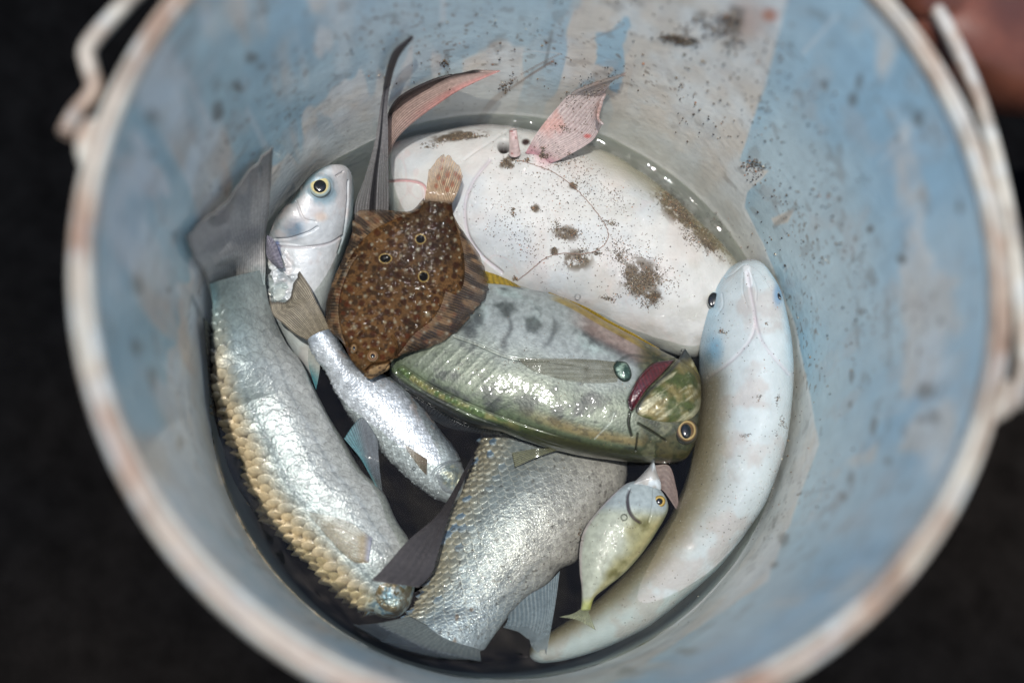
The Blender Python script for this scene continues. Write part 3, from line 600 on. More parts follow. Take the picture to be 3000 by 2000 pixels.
# i: big mullet at the bottom
Li = [(1590,1150),(1520,1180),(1455,1230),(1415,1290),(1390,1370),(1345,1445),(1315,1508),(1290,1560),(1280,1620),(1270,1680),(1245,1735),(1205,1800),(1150,1850),(1110,1882)]
Ri = [(1700,1150),(1780,1200),(1835,1270),(1835,1340),(1830,1410),(1790,1480),(1750,1540),(1720,1595),(1685,1645),(1640,1668),(1600,1715),(1540,1755),(1485,1810),(1410,1915)]
def build_bottom_mullet():
    t = empty('mullet', at((1500, 1600), ZW - 0.06)[0], 'large grey mullet with coarse scales lying under the green jack, tail at the near wall', 'fish')
    def disp(d):
        w = 0.0056; T, R, I = scale_pattern(d.arc / w, d.g / w * 1.1); back = ss(-0.5, -0.95, d.s) * ss(0.05, 0.2, d.u) * ss(0.95, 0.85, d.u)
        sm = ss(0.18, 0.3, d.u) * ss(1.0, 0.9, d.u)
        h = T ** 1.4 * (0.0003 * sm * ss(0.3, 0.7, fbm(d.P0, 60, 44)) + 0.0026 * back * (0.6 + 0.7 * I)) + (fbm(d.P0, 90, 46, 2) - 0.5) * 0.0008
        return h, (T, R, I, back, sm)
    def colf(d):
        T, R, I, back, sm = d.aux; c = mix(C(150, 156, 160), C(190, 184, 182), ss(-0.6, 0.7, d.s)); c = mix(c, C(138, 150, 162), ss(0.62, 0.95, d.u) * 0.8)
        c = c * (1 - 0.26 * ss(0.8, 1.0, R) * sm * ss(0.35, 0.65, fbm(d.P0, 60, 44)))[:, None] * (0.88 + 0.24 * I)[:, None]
        arc_ = ss(0.80, 0.86, R) * ss(0.96, 0.9, R) * (T > 0.5); c = mix(c, C(230, 226, 218), arc_ * 0.45 * sm)
        line = sum(np.exp(-((d.s - q) / 0.04) ** 2) for q in (-0.4, -0.1, 0.2, 0.5)) * ss(0.5, 0.8, d.u); c = mix(c, C(104, 116, 130), line * 0.35)
        c = mix(c, C(196, 180, 150), back * T * 0.7); c = mix(c, C(60, 56, 50), back * (1 - T) * 0.6); c = mix(c, C(70, 130, 180), back * (I > 0.88) * 0.6)
        c = mix(c, C(70, 62, 54), ss(0.71, 0.78, fbm(d.P0, 600, 9, 2)) * 0.45)
        for x, y, a in ((1340, 1805, 13), (1382, 1788, 8), (1330, 1880, 14), (1318, 1900, 8)): c = mix(c, C(104, 78, 52), ss(a, a * 0.5, np.hypot((d.px[:, 0] - x) * 1.3, d.px[:, 1] - y) + (noise(d.P0, 500, 3) - 0.5) * 12) * 0.7)
        return A4(c, 0.75 - 0.5 * back)
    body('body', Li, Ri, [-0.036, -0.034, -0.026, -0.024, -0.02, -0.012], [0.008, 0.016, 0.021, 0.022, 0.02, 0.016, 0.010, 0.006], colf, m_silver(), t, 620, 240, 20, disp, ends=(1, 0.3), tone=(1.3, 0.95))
    def ac(d): return A4(mix(C(120, 134, 144), C(168, 176, 182), d.ray * 0.7), 0.35 + 0.4 * ss(0.4, 1, d.v))
    fin('anal_fin', [[(1640, 1672), (1600, 1712), (1545, 1745), (1490, 1800)], [(1625, 1780), (1598, 1800), (1550, 1810), (1485, 1822)], [(1600, 1918), (1570, 1915), (1537, 1866), (1474, 1836)]], [-0.012, -0.008, -0.006], ac, t, 14, 110, 50, 0.00012, ragged=0.3, wave=0.002)
    def tl(d): return A4(mix(C(118, 126, 130), C(132, 140, 142), d.ray), 0.35 + 0.5 * ss(0.3, 1, d.v))
    fin('tail_fin', [[(1200, 1805), (1290, 1850), (1405, 1905)], [(1110, 1825), (1240, 1890), (1408, 1935)], [(1036, 1830), (1150, 1890), (1290, 1925), (1402, 1928)]], [-0.008, 0.0, 0.008], tl, t, 22, 110, 40, 0.0001)
    def dk(d):
        return A4(mix(C(52, 50, 52), C(96, 90, 88), d.ray * 0.8), 0.05)
    fin('dorsal_fin', [[(1384, 1334), (1389, 1340)], [(1312, 1464), (1330, 1472)], [(1272, 1518), (1308, 1535)], [(1196, 1582), (1240, 1612), (1288, 1606)], [(1140, 1645), (1200, 1672), (1264, 1680)], [(1088, 1700), (1136, 1708), (1186, 1714), (1226, 1720)]],
        [-0.002, 0.004, 0.008, 0.0115, 0.0135, 0.0155], dk, t, 20, 120, 70, label='dark grey fin spread over the head of the neighbouring fish')
build_bottom_mullet()

# g: belly-up mullet along the right wall
Lg = [(2170,768),(2130,792),(2084,843),(2062,900),(2054,970),(2052,1073),(2053,1159),(2041,1245),(2030,1330),(2005,1420),(1965,1510),(1905,1595),(1840,1670),(1760,1745),(1670,1812),(1600,1858),(1545,1893)]
Rg = [(2198,766),(2239,786),(2279,849),(2300,920),(2314,1000),(2319,1090),(2314,1190),(2296,1308),(2270,1395),(2230,1490),(2165,1585),(2090,1675),(2000,1755),(1890,1840),(1765,1900),(1660,1932),(1560,1945)]
def build_right_mullet():
    t = empty('mullet', at((2180, 1250), ZW - 0.045)[0], 'white mullet lying belly up in a long curve against the right bucket wall', 'fish')
    LN = [([(2190, 800), (2200, 860), (2212, 930), (2205, 980), (2170, 1030), (2120, 1075), (2075, 1105)], 7, 0.0007), ([(2212, 930), (2228, 990), (2262, 1040), (2310, 1095)], 7, 0.0007), ([(2178, 800), (2176, 850), (2190, 900)], 3, 0.0005),
          ([(2195, 790), (2215, 840), (2216, 880)], 3, 0.0005), ([(2125, 815), (2150, 800), (2185, 775), (2225, 795), (2262, 850)], 4, 0.0006), ([(2100, 925), (2118, 895), (2116, 860)], 4, 0.0006)]
    def disp(d):
        h = (fbm(d.P0, 50, 17, 3) - 0.5) * 0.0009
        for l, w, a in LN: h = h - a * 0.6 * ss(w, 0, seg(d.px, l))
        w_ = 0.0045; T, R, I = scale_pattern(d.arc / w_, d.g / w_); h = h + T * 0.00012 * ss(0.3, 0.5, d.u)
        return h, T
    def colf(d):
        px = d.px; n = fbm(d.P0, 90, 19); c = mix(C(198, 206, 208), C(190, 186, 183), ss(0.45, 0.65, n) * 0.8)
        c = mix(c, C(176, 206, 220), ss(0.55, 0.95, np.abs(d.s)) * ss(0.45, 0.2, d.u) * 0.8)
        c = mix(c, C(110, 164, 192), ss(48, 4, np.hypot((px[:, 0] - 2086) * 1.2, (px[:, 1] - 1025) * 0.7) + (n - 0.5) * 40) * 0.7)
        c = mix(c, C(60, 84, 84), ss(30, 6, np.hypot((px[:, 0] - 2068), (px[:, 1] - 1055) * 0.6)) * 0.5)
        c = mix(c, C(120, 156, 186), ss(20, 4, np.hypot((px[:, 0] - 2278), (px[:, 1] - 865) * 0.4)) * 0.8)
        c = mix(c, C(172, 160, 170), ss(0.055, 0.02, d.u) * 0.9); c = mix(c, C(232, 234, 236), ss(14, 7, seg(px, [(2188, 785), (2195, 830)])))
        for l, w, a in LN[:2]: c = mix(c, C(206, 192, 200), ss(w * 1.4, 0, seg(px, l)) * 0.35)
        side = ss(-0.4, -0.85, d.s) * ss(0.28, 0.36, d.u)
        c = mix(c, C(128, 118, 92), ss(0.35, -0.5, d.s) * ss(0.42, 0.6, d.u) * 0.55); c = mix(c, C(112, 102, 78), side * 0.9); c = mix(c, C(150, 140, 112), ss(-0.25, -0.6, d.s) * ss(0.33, 0.5, d.u) * 0.5)  # brownish back colour, with the shade along that side painted in too
        c = mix(c, C(150, 168, 176), ss(0.75, 0.97, d.s) * ss(0.4, 0.6, d.u) * 0.6)
        c = mix(c, C(214, 216, 210), ss(0.93, 0.99, d.aux) * 0.15)
        return c
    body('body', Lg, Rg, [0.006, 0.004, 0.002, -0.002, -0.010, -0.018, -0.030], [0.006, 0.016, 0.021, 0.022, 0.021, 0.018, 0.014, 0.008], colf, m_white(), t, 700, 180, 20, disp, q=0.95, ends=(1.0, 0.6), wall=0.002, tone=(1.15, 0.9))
    eye(t, (2090, 878), 27, 0.0165, C(176, 190, 196), rx=0.72, pr=0.82, prx=1.0, hgt=0.5, ang=0.15)
    eye(t, (2283, 868), 14, 0.0150, C(96, 124, 146), rx=0.45, pr=0.7, hgt=0.5, ang=-0.3)
build_right_mullet()

# e: the big white fish
Le = [(1128,440),(1180,412),(1270,392),(1380,374),(1480,376),(1590,395),(1700,425),(1810,470),(1920,545),(2010,625),(2090,700),(2150,765),(2170,830)]
Re = [(1135,600),(1180,680),(1250,740),(1330,790),(1400,830),(1480,850),(1560,875),(1640,905),(1740,940),(1840,985),(1930,1020),(2010,1045),(2070,1040)]
def build_white_fish():
    t = empty('white_fish', at((1640, 650), ZW - 0.05)[0], 'largest fish, plump and white, sprinkled with brown sand, pink fin raised against the far wall', 'fish')
    FOLD = [(1435, 470), (1395, 520), (1370, 570), (1362, 620), (1372, 690), (1410, 750), (1470, 800)]
    def disp(d):
        px = d.px; h = (fbm(d.P0, 35, 27, 3) - 0.5) * 0.0036 + (fbm(d.P0, 140, 28, 3) - 0.5) * 0.0006
        h = h - 0.0009 * ss(8, 0, seg(px, FOLD)) - 0.0012 * ss(6, 0, seg(px, [(1136, 532), (1185, 528), (1230, 536), (1248, 560), (1245, 620)]))
        h = h - 0.0007 * ss(5, 0, seg(px, [(1500, 375), (1430, 420), (1360, 470)])) 
        h = h + 0.0022 * ss(60, 15, np.hypot(px[:, 0] - 1560, (px[:, 1] - 480) * 1.4))
        h = h - 0.006 * ss(22, 4, np.hypot(px[:, 0] - 1476, (px[:, 1] - 430) * 0.9)) 
        return h, None
    def colf(d):
        px = d.px; n = fbm(d.P0, 45, 29); c = mix(C(210, 208, 204), C(194, 198, 200), ss(0.4, 0.65, n) * 0.7)
        c = mix(c, C(212, 198, 190), ss(0.5, 0.7, fbm(d.P0, 60, 31)) * 0.35)
        silt = fbm(d.P0, 420, 34, 3)
        for x, y, a, b, w_ in ((1990, 610, 95, 45, 0.7), (2075, 700, 80, 34, 0.8), (1873, 810, 60, 56, 0.2), (1691, 762, 46, 30, 0), (1663, 685, 40, 22, 0), (1343, 401, 80, 14, -0.1), (1567, 611, 14, 14, 0), (1486, 476, 30, 20, 0), (1912, 868, 30, 20, 0), (1625, 735, 13, 13, 0), (1680, 545, 14, 12, 0)):
            X, Y = px[:, 0] - x, px[:, 1] - y; q = np.hypot((X * math.cos(w_) + Y * math.sin(w_)) / a, (-X * math.sin(w_) + Y * math.cos(w_)) / b)
            c = mix(c, C(94, 76, 52), ss(0.42, 0.58, silt + 0.22 * (1 - q)) * ss(1.4, 0.6, q) * 0.88)
        top = ss(-0.4, -0.92, d.s) * ss(0.45, 0.6, d.u); c = mix(c, C(150, 142, 110), top * 0.8)  # form shading painted into the skin colour along the upper edge
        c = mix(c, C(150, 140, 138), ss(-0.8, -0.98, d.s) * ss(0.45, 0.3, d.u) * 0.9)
        c = mix(c, C(208, 160, 160), ss(6, 1, seg(px, [(1136, 532), (1185, 528), (1230, 536), (1248, 560), (1245, 620)])) * 0.8)
        c = mix(c, C(200, 186, 194), ss(7, 1, seg(px, FOLD)) * 0.5)
        vein = np.abs(fbm(d.P0, 55, 131, 3) - 0.5); c = mix(c, C(206, 168, 164), ss(0.022, 0.004, vein) * 0.2 * ss(0.45, 0.6, fbm(d.P0, 25, 133)))
        c = mix(c, C(168, 160, 140), ss(0.5, 0.7, fbm(d.P0, 90, 135)) * 0.22 * ss(0.3, 0.8, d.u))
        c = mix(c, C(30, 12, 14), ss(20, 7, np.hypot(px[:, 0] - 1476, (px[:, 1] - 430) * 0.9)))
        c = mix(c, C(60, 20, 22), ss(16, 7, np.hypot(px[:, 0] - 1540, (px[:, 1] - 418) * 1.3)))
        c = mix(c, C(226, 170, 176), ss(40, 5, np.hypot(px[:, 0] - 1590, px[:, 1] - 470)) * 0.5)
        c = mix(c, C(214, 150, 156), ss(20, 3, seg(px, [(1130, 440), (1160, 415)])) * 0.5)
        return c
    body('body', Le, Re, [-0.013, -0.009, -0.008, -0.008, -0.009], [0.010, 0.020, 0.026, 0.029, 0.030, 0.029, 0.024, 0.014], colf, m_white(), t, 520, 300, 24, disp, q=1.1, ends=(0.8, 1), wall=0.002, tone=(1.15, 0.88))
    def pf(d):
        n = fbm(d.P, 110, 33); c = mix(C(196, 176, 172), C(226, 214, 208), d.ray * 0.7); c = mix(c, C(212, 150, 134), ss(0.5, 0.68, n) * 0.5)
        c = mix(c, C(140, 132, 122), ss(0.55, 0.95, d.v) * ss(0.45, 0.0, d.s) * 0.7); c = mix(c, C(206, 96, 88), ss(16, 5, np.hypot(d.px[:, 0] - 1722, (d.px[:, 1] - 398) * 1.7)) * 0.8)
        c = mix(c, C(186, 110, 130), ss(0.2, 0.0, d.v) * 0.6)
        return A4(c, 0.15 + 0.45 * ss(0.2, 0.8, d.v) * (1 - 0.6 * d.ray))
    fin('pelvic_fin', [[(1540, 448), (1570, 462), (1605, 482)], [(1572, 392), (1620, 425), (1665, 455)], [(1625, 325), (1690, 385), (1735, 412)], [(1690, 265), (1735, 330), (1762, 366)], [(1835, 214), (1792, 242), (1768, 290), (1752, 345), (1766, 366)]],
        [0.018, 0.024, 0.03, 0.038, 0.046], pf, t, 16, 130, 90, 0.0005, 0.0006, ragged=0.15, wave=0.002, label='raised pink pelvic fin with sandy tip')
    tube('claspers', [at((1503, 380), ZW + 0.03)[0], at((1505, 410), ZW + 0.027)[0], at((1508, 450), ZW + 0.02)[0]], [0.0018, 0.0022, 0.0028], lambda V: mix(C(196, 172, 166), C(150, 84, 80), ss(0.55, 0.65, fbm(V, 400, 3))), m_flesh(), t).name = 'fin_stub'
    def lc(d):
        c = mix(C(120, 116, 114), C(170, 166, 164), d.ray); c = mix(c, C(30, 28, 30), ss(0.16, 0.05, np.abs(d.s - 0.5)) * 0.95); c = mix(c, C(52, 48, 52), ss(0.45, 0.75, d.v) * 0.85)
        return A4(c, ss(0.6, 0.3, d.v) * 0.75 * ss(0.08, 0.2, np.abs(d.s - 0.5)))
    fin('tail_fin', [[(1050, 690), (1090, 690), (1130, 680)], [(1040, 606), (1090, 612), (1140, 602)], [(1072, 510), (1098, 515), (1138, 500)], [(1100, 405), (1113, 406), (1136, 395)], [(1121, 270), (1128, 271), (1138, 275)], [(1148, 160), (1158, 165), (1165, 172)], [(1203, 107), (1209, 106), (1210, 110)]],
        [0.006, 0.014, 0.027, 0.04, 0.052, 0.064, 0.076], lc, t, 12, 60, 120, 0.0003, 0.0004, label='upright dark blade of the tail fin')
    def l2(d):
        c = mix(C(150, 128, 118), C(206, 178, 166), d.ray * 0.8); c = mix(c, C(56, 48, 46), ss(0.42, 0.05, d.s) * ss(0.1, 0.3, d.v)); c = mix(c, C(212, 140, 132), ss(0.6, 0.95, d.s) * ss(0.25, 0.7, d.v) * 0.7)
        return A4(c, 0.1 + 0.6 * ss(0.5, 1.0, d.s) * (1 - d.ray))
    fin('tail_fin', [[(1122, 430), (1130, 475)], [(1132, 350), (1158, 412)], [(1168, 288), (1212, 358)], [(1255, 240), (1288, 302)], [(1330, 218), (1350, 262)], [(1392, 208), (1466, 208)]], [0.014, 0.024, 0.032, 0.042, 0.05, 0.056], l2, t, 12, 80, 100, 0.0004, 0.0005, label='pink and black lower lobe of the tail fin')
build_white_fish()

# f: green silver jack
Lf = [(1180,920),(1250,870),(1340,840),(1440,835),(1540,850),(1629,870),(1708,908),(1778,950),(1848,987),(1928,1029),(1989,1062),(2035,1100),(2056,1170)]
Rf = [(1137,1085),(1165,1120),(1217,1158),(1296,1204),(1381,1244),(1465,1262),(1544,1288),(1638,1316),(1755,1340),(1840,1350),(1920,1354),(1985,1352),(2030,1335)]
def build_jack():
    t = empty('jack', at((1600, 1100), ZW - 0.03)[0], 'green and silver fish with open red gill and gold ringed eye, in the middle', 'fish')
    GILL = [(1978,1052),(1914,1064),(1872,1105),(1848,1150),(1840,1175),(1850,1204),(1868,1180),(1896,1138),(1938,1096)]
    ridge = [(1175, 1085), (1260, 1142), (1370, 1195), (1480, 1240), (1600, 1280), (1720, 1312)]
    LAT = [(1330, 985), (1400, 1010), (1500, 1050), (1620, 1060), (1720, 1075)]
    def disp(d):
        px = d.px; h = (fbm(d.P0, 60, 37, 3) - 0.5) * 0.0009
        h = h - 0.003 * ss(6, -10, sdist(px, GILL))
        rd = seg(px, ridge); along = (px[:, 0] * 0.9 + px[:, 1] * 0.43); h = h + ss(12, 2, rd) * ss(1500, 1300, px[:, 0]) * 0.0011 * np.abs(np.sin(along * 0.16))
        h = h - 0.0006 * ss(4, 0, seg(px, LAT)) - 0.0007 * ss(4, 0, np.abs(rd - 14)) * ss(1700, 1500, px[:, 0])
        ribn = fbm(d.P0, 45, 38, 3); rib = np.abs(np.sin(px[:, 0] * 0.0425 + px[:, 1] * 0.006 + (ribn - 0.5) * 5)) ** 9 * ss(0.35, 0.6, fbm(d.P0, 110, 36)); h = h - 0.00018 * rib * ss(0.15, -0.1, d.s) * ss(-0.75, -0.5, d.s) * ss(1800, 1700, px[:, 0])
        rib2 = np.sin((px[:, 0] + px[:, 1]) * 0.075) ** 8; h = h + 0.00008 * rib2 * ss(0.0, 0.2, d.s) * ss(1600, 1400, px[:, 0])
        h = h - 0.0012 * ss(5, 0, seg(px, [(1846, 1205), (1842, 1240), (1850, 1275)])) - 0.0008 * ss(4, 0, seg(px, [(1868, 1270), (1862, 1320)])) - 0.0007 * ss(4, 0, seg(px, [(1870, 1240), (1905, 1260), (1950, 1290)]))
        return h, rib
    def colf(d):
        px = d.px; P = d.P0; n1, n2, n3 = fbm(P, 70, 39), fbm(P, 180, 41), fbm(P, 34, 43)
        c = mix(C(168, 174, 174), C(136, 144, 128), ss(-0.25, 0.35, d.s + (n3 - 0.5) * 0.6))
        c = mix(c, C(112, 128, 92), ss(0.5, 0.85, d.s) * 0.7 * ss(0.9, 0.6, d.u)); c = mix(c, C(176, 192, 190), ss(0.5, 0.66, n1) * ss(0.0, -0.5, d.s) * 0.6)
        c = mix(c, C(72, 76, 76), ss(0.52, 0.68, n1 * 0.6 + n2 * 0.4) * 0.75)
        for x, y, a in ((1295, 1095, 28), (1430, 1150, 40), (1545, 1180, 42), (1625, 1220, 30), (1640, 1215, 22), (1480, 905, 34), (1560, 950, 34), (1400, 930, 24)): c = mix(c, C(62, 70, 66), ss(a, a * 0.2, np.hypot(px[:, 0] - x, (px[:, 1] - y) * 1.3) + (n2 - 0.5) * a * 2.2) * 0.6)
        c = mix(c, C(96, 100, 100), d.aux * ss(0.15, -0.1, d.s) * ss(-0.75, -0.5, d.s) * ss(1800, 1700, px[:, 0]) * 0.6)
        up = seg(px, [(1440, 838), (1540, 853), (1629, 874), (1708, 912), (1778, 954), (1848, 992), (1928, 1034)])
        c = mix(c, C(176, 150, 142), ss(34, 14, np.abs(up - 26)) * ss(1640, 1760, px[:, 0]) * ss(1930, 1900, px[:, 0]) * 0.75)
        c = mix(c, C(96, 84, 88), ss(22, 4, np.abs(up - 52)) * ss(1680, 1780, px[:, 0]) * ss(1910, 1870, px[:, 0]) * 0.5)
        c = mix(c, C(176, 150, 50), ss(12, 5, up) * ss(1600, 1650, px[:, 0]) * 0.8)
        rd = seg(px, ridge); c = mix(c, mix(C(126, 150, 92), C(182, 176, 116), ss(0.45, 0.6, n2)), ss(16, 3, rd) * 0.75)
        c = mix(c, C(38, 44, 34), ss(0.9, 0.985, d.s) * ss(0.75, 0.3, d.u)); c = mix(c, C(78, 80, 34), ss(0.80, 0.93, d.s) * ss(0.35, 0.6, d.u)); c = mix(c, C(176, 150, 96), ss(0.6, 0.74, d.s) * ss(0.84, 0.76, d.s) * ss(0.4, 0.6, d.u) * ss(0.9, 0.8, d.u) * 0.6)
        hd = ss(1850, 1900, px[:, 0]); c = mix(c, mix(C(112, 104, 66), C(66, 76, 38), ss(0.42, 0.6, n2)), hd * 0.85); c = mix(c, C(160, 156, 128), hd * ss(0.55, 0.7, n2) * 0.5)
        c = mix(c, C(44, 44, 30), ss(2010, 2050, px[:, 0]) * 0.5)
        c = mix(c, C(40, 44, 40), ss(5, 1, seg(px, [(1846, 1205), (1842, 1240), (1850, 1275)])) * 0.8); c = mix(c, C(44, 48, 36), ss(4, 1, seg(px, [(1868, 1270), (1862, 1320)])) * 0.7); c = mix(c, C(50, 46, 24), ss(4, 1, seg(px, [(1870, 1240), (1905, 1260), (1950, 1290)])) * 0.7)
        c = mix(c, C(200, 206, 200), ss(3, 0.5, seg(px, [(1800, 1210), (1790, 1235), (1765, 1262), (1742, 1285)])) * 0.6)
        c = mix(c, C(50, 60, 58), ss(7, 2, seg(px, [(1805, 1060), (1850, 1040), (1905, 1048), (1950, 1040)])) * 0.35)
        c = mix(c, C(196, 198, 186), ss(3, 0.6, seg(px, LAT)) * 0.35)
        c = mix(c, C(56, 62, 58), ss(0.62, 0.72, fbm(P, 620, 47, 2)) * 0.3 * ss(-0.1, 0.3, d.s)); g_ = c.mean(1, keepdims=True); c = g_ + (c - g_) * 0.76
        return A4(c, 0.7)
    body('body', Lf, Rf, [0.0, 0.003, 0.004, 0.004, 0.003], [0.008, 0.012, 0.015, 0.016, 0.016, 0.015, 0.012], colf, m_jack(), t, 520, 260, 20, disp, q=0.72, ends=(0.4, 1.4), tone=(1.5, 0.9))
    def gc(d):
        n = np.sin(d.px[:, 0] * 0.55 - d.px[:, 1] * 0.2) * 0.5 + 0.5; c = mix(C(84, 22, 28), C(52, 10, 16), n); return mix(c, C(28, 12, 14), ss(0.8, 1, d.r) * 0.8)
    blob('gill', GILL, 0.0, 0.0022, gc, m_flesh(), t, ctr=(1888, 1130), on=0.0003, label='dark red gill under the lifted cover')
    def oc(d):
        n = fbm(d.P, 160, 51); c = mix(C(104, 94, 56), C(64, 72, 36), ss(0.4, 0.6, n)); st_ = fbm((d.P @ np.array([[0.8, -0.6, 0], [0.6, 0.8, 0], [0, 0, 1]])) * np.array([1, 6, 1]), 90, 52)
        c = mix(c, C(160, 156, 128), ss(0.5, 0.68, st_) * 0.8); c = mix(c, C(34, 38, 36), ss(16, 3, seg(d.px, [(2007, 1020), (1990, 1048), (1960, 1085), (1920, 1122), (1885, 1160), (1862, 1205)])) * 0.9); c = mix(c, C(44, 44, 28), ss(2015, 2050, d.px[:, 0]) * 0.6); c = mix(c, C(40, 44, 46), ss(40, 10, np.hypot(d.px[:, 0] - 2008, d.px[:, 1] - 1035)) * 0.9); return A4(c, 0.6)
    blob('gill_cover', [(2007,1020),(2032,1060),(2052,1110),(2054,1180),(2030,1222),(1970,1236),(1905,1228),(1862,1205),(1885,1160),(1920,1122),(1960,1085),(1990,1048)], 0.0, 0.0018, oc, m_jack(), t, 96, 40, depth=0.004, p=0.6, on=0.0, rough=0.0004)
    eye(t, (2010, 1262), 40, 0.0135, C(84, 62, 32), ring=C(34, 36, 30), rx=0.9, pr=0.56, prx=0.8, hgt=0.42, ang=-0.1)
    blob('fin_base', [(1806,1056),(1836,1062),(1850,1090),(1846,1112),(1826,1118),(1804,1100),(1796,1074)], 0.0, 0.0022, lambda d: mix(mix(C(48, 70, 62), C(120, 140, 126), ss(0.4, 0.6, fbm(d.P, 700, 3))), C(28, 40, 34), ss(0.6, 0.95, d.r)), m_jack(), t, label='dark green knob where the pectoral fin starts', on=0.0, rough=0.0005)
    fin('pectoral_fin', [[(1815, 1062), (1808, 1118)], [(1740, 1054), (1752, 1122)], [(1640, 1050), (1690, 1118)], [(1515, 1050), (1560, 1084), (1640, 1110)]], [0.0],
        lambda d: A4(mix(C(160, 158, 140), C(84, 78, 48), d.ray), np.clip(0.95 - 0.6 * d.ray + 0.2 * d.v, 0, 1)), t, 18, 90, 60, 0.00025, 0.0002, on=0.0006)
    def yc(d): return A4(mix(C(160, 134, 44), C(92, 84, 34), d.ray * 0.7), 0.1)
    fin('dorsal_fin', [[(1380, 842), (1440, 838), (1500, 846), (1545, 856)], [(1395, 758), (1430, 778), (1480, 812), (1520, 838)]], [0.004, 0.0], yc, t, 10, 60, 20)
    fin('dorsal_fin', [[(1600, 864), (1708, 910), (1778, 952), (1848, 989), (1928, 1031)], [(1608, 856), (1716, 899), (1788, 940), (1857, 977), (1932, 1022)]], [0.004, 0.006], yc, t, 40, 120, 12, label='low yellow fin along the back')
    def bc(d): return A4(mix(C(16, 18, 22), C(46, 50, 54), d.ray * 0.5), 0.05)
    fin('anal_fin', [[(1140, 1092), (1217, 1152), (1300, 1200), (1381, 1240), (1465, 1258)], [(1135, 1098), (1212, 1168), (1285, 1222), (1370, 1258), (1468, 1268)], [(1130, 1104), (1240, 1190), (1262, 1225), (1350, 1262), (1490, 1276)]], [0.0, -0.003, -0.005], bc, t, 40, 140, 24, wave=0.0015, label='black fin along the lower edge')
    fin('pelvic_fin', [[(1645, 1314), (1608, 1312)], [(1580, 1336), (1552, 1316)], [(1508, 1368), (1500, 1326)]], [0.0, -0.001, -0.003], lambda d: A4(mix(C(74, 76, 50), C(150, 146, 116), d.ray), 0.35), t, 7, 60, 40)
build_jack()

# h: small yellowish fish
Lh = [(1870,1405),(1826,1422),(1779,1465),(1736,1513),(1707,1560),(1697,1615),(1698,1670),(1703,1715),(1704,1755),(1701,1788)]
Rh = [(1912,1415),(1945,1450),(1957,1485),(1944,1522),(1912,1575),(1872,1632),(1828,1680),(1780,1718),(1742,1750),(1729,1788)]
def build_small_yellow():
    t = empty('ponyfish', at((1820, 1570), ZW - 0.03)[0], 'small pale yellow fish with round yellow eye, lying beside the belly-up mullet', 'fish')
    CR = [(1843, 1432), (1838, 1455), (1842, 1490), (1856, 1515), (1876, 1530)]
    def disp(d):
        h = (fbm(d.P0, 70, 57, 3) - 0.5) * 0.0006 - 0.0014 * ss(7, 0, seg(d.px, CR)) - 0.0005 * ss(4, 0, seg(d.px, [(1915, 1425), (1912, 1480), (1900, 1530)]))
        h = h + 0.0006 * ss(0.12, 0.03, np.abs(d.s - 0.9)) * 0; return h, None
    def colf(d):
        px = d.px; n = fbm(d.P0, 80, 59); n2 = fbm(d.P0, 220, 60); c = mix(C(182, 186, 172), C(168, 164, 128), ss(-0.1, 0.6, d.s + (n - 0.5) * 1.2) * ss(0.28, 0.4, d.u))
        c = mix(c, C(112, 108, 68), ss(0.5, 0.66, n * 0.6 + n2 * 0.4) * ss(0.0, 0.5, d.s) * ss(0.3, 0.4, d.u) * 0.85); c = mix(c, C(196, 184, 140), ss(0.55, 0.9, d.s) * ss(0.25, 0.4, d.u) * ss(0.7, 0.5, d.u) * 0.5)
        c = mix(c, C(176, 188, 196), ss(0.34, 0.24, d.u) * 0.7); c = mix(c, C(130, 134, 104), ss(0.8, 0.97, d.s) * 0.7)
        c = mix(c, C(60, 40, 56), ss(8, 2, seg(px, CR) + np.abs(px[:, 1] - 1490) * 0.05) * 0.85); c = mix(c, C(196, 196, 80), ss(0.86, 0.95, d.u) * 0.5)
        c = mix(c, C(214, 186, 190), ss(-0.9, -1.0, d.s) * 0.4)
        return A4(c, 0.4)
    body('body', Lh, Rh, [-0.002, 0.0, 0.0, -0.001, -0.003], [0.004, 0.008, 0.010, 0.0095, 0.007, 0.004, 0.002], colf, material('pale silver skin', 0.5, 0.4, 0.05, 0.12, 0.5, 700, 0.0004, 0.2, 300, spec=0.25, cbump=(600, 0.7, 0.0006)), t, 260, 130, 16, disp, ends=(1.4, 0.3), tone=(1.2, 0.85))
    eye(t, (1932, 1468), 18, 0.0055, C(150, 124, 56), ring=C(130, 108, 52), pr=0.55, hgt=0.5)
    blob('mouth', [(1840, 1425), (1872, 1398), (1900, 1368), (1914, 1352), (1924, 1385), (1936, 1420), (1930, 1440), (1890, 1440)], 0.0, 0.006, lambda d: A4(mix(C(160, 158, 154), C(186, 194, 198), ss(0.4, 0.6, fbm(d.P, 260, 4))), 0.3), material('pale silver skin'), t)
    fin('tail_fin', [[(1705, 1780), (1724, 1782)], [(1680, 1796), (1728, 1802)], [(1640, 1806), (1690, 1815), (1746, 1845)]], [-0.002, -0.004, -0.005], lambda d: A4(mix(C(140, 144, 120), C(190, 190, 160), d.ray), 0.6), t, 12, 60, 30)
    fin('gill_flap', [[(1918, 1362), (1936, 1432)], [(1962, 1366), (1952, 1448)], [(1984, 1440), (1992, 1508)]], [-0.004, -0.003, -0.004], lambda d: A4(mix(C(150, 128, 124), C(196, 176, 170), d.ray * 0.3), 0.35), t, 5, 50, 30, 0.00005, label='thin translucent pinkish flap above the eye')
build_small_yellow()

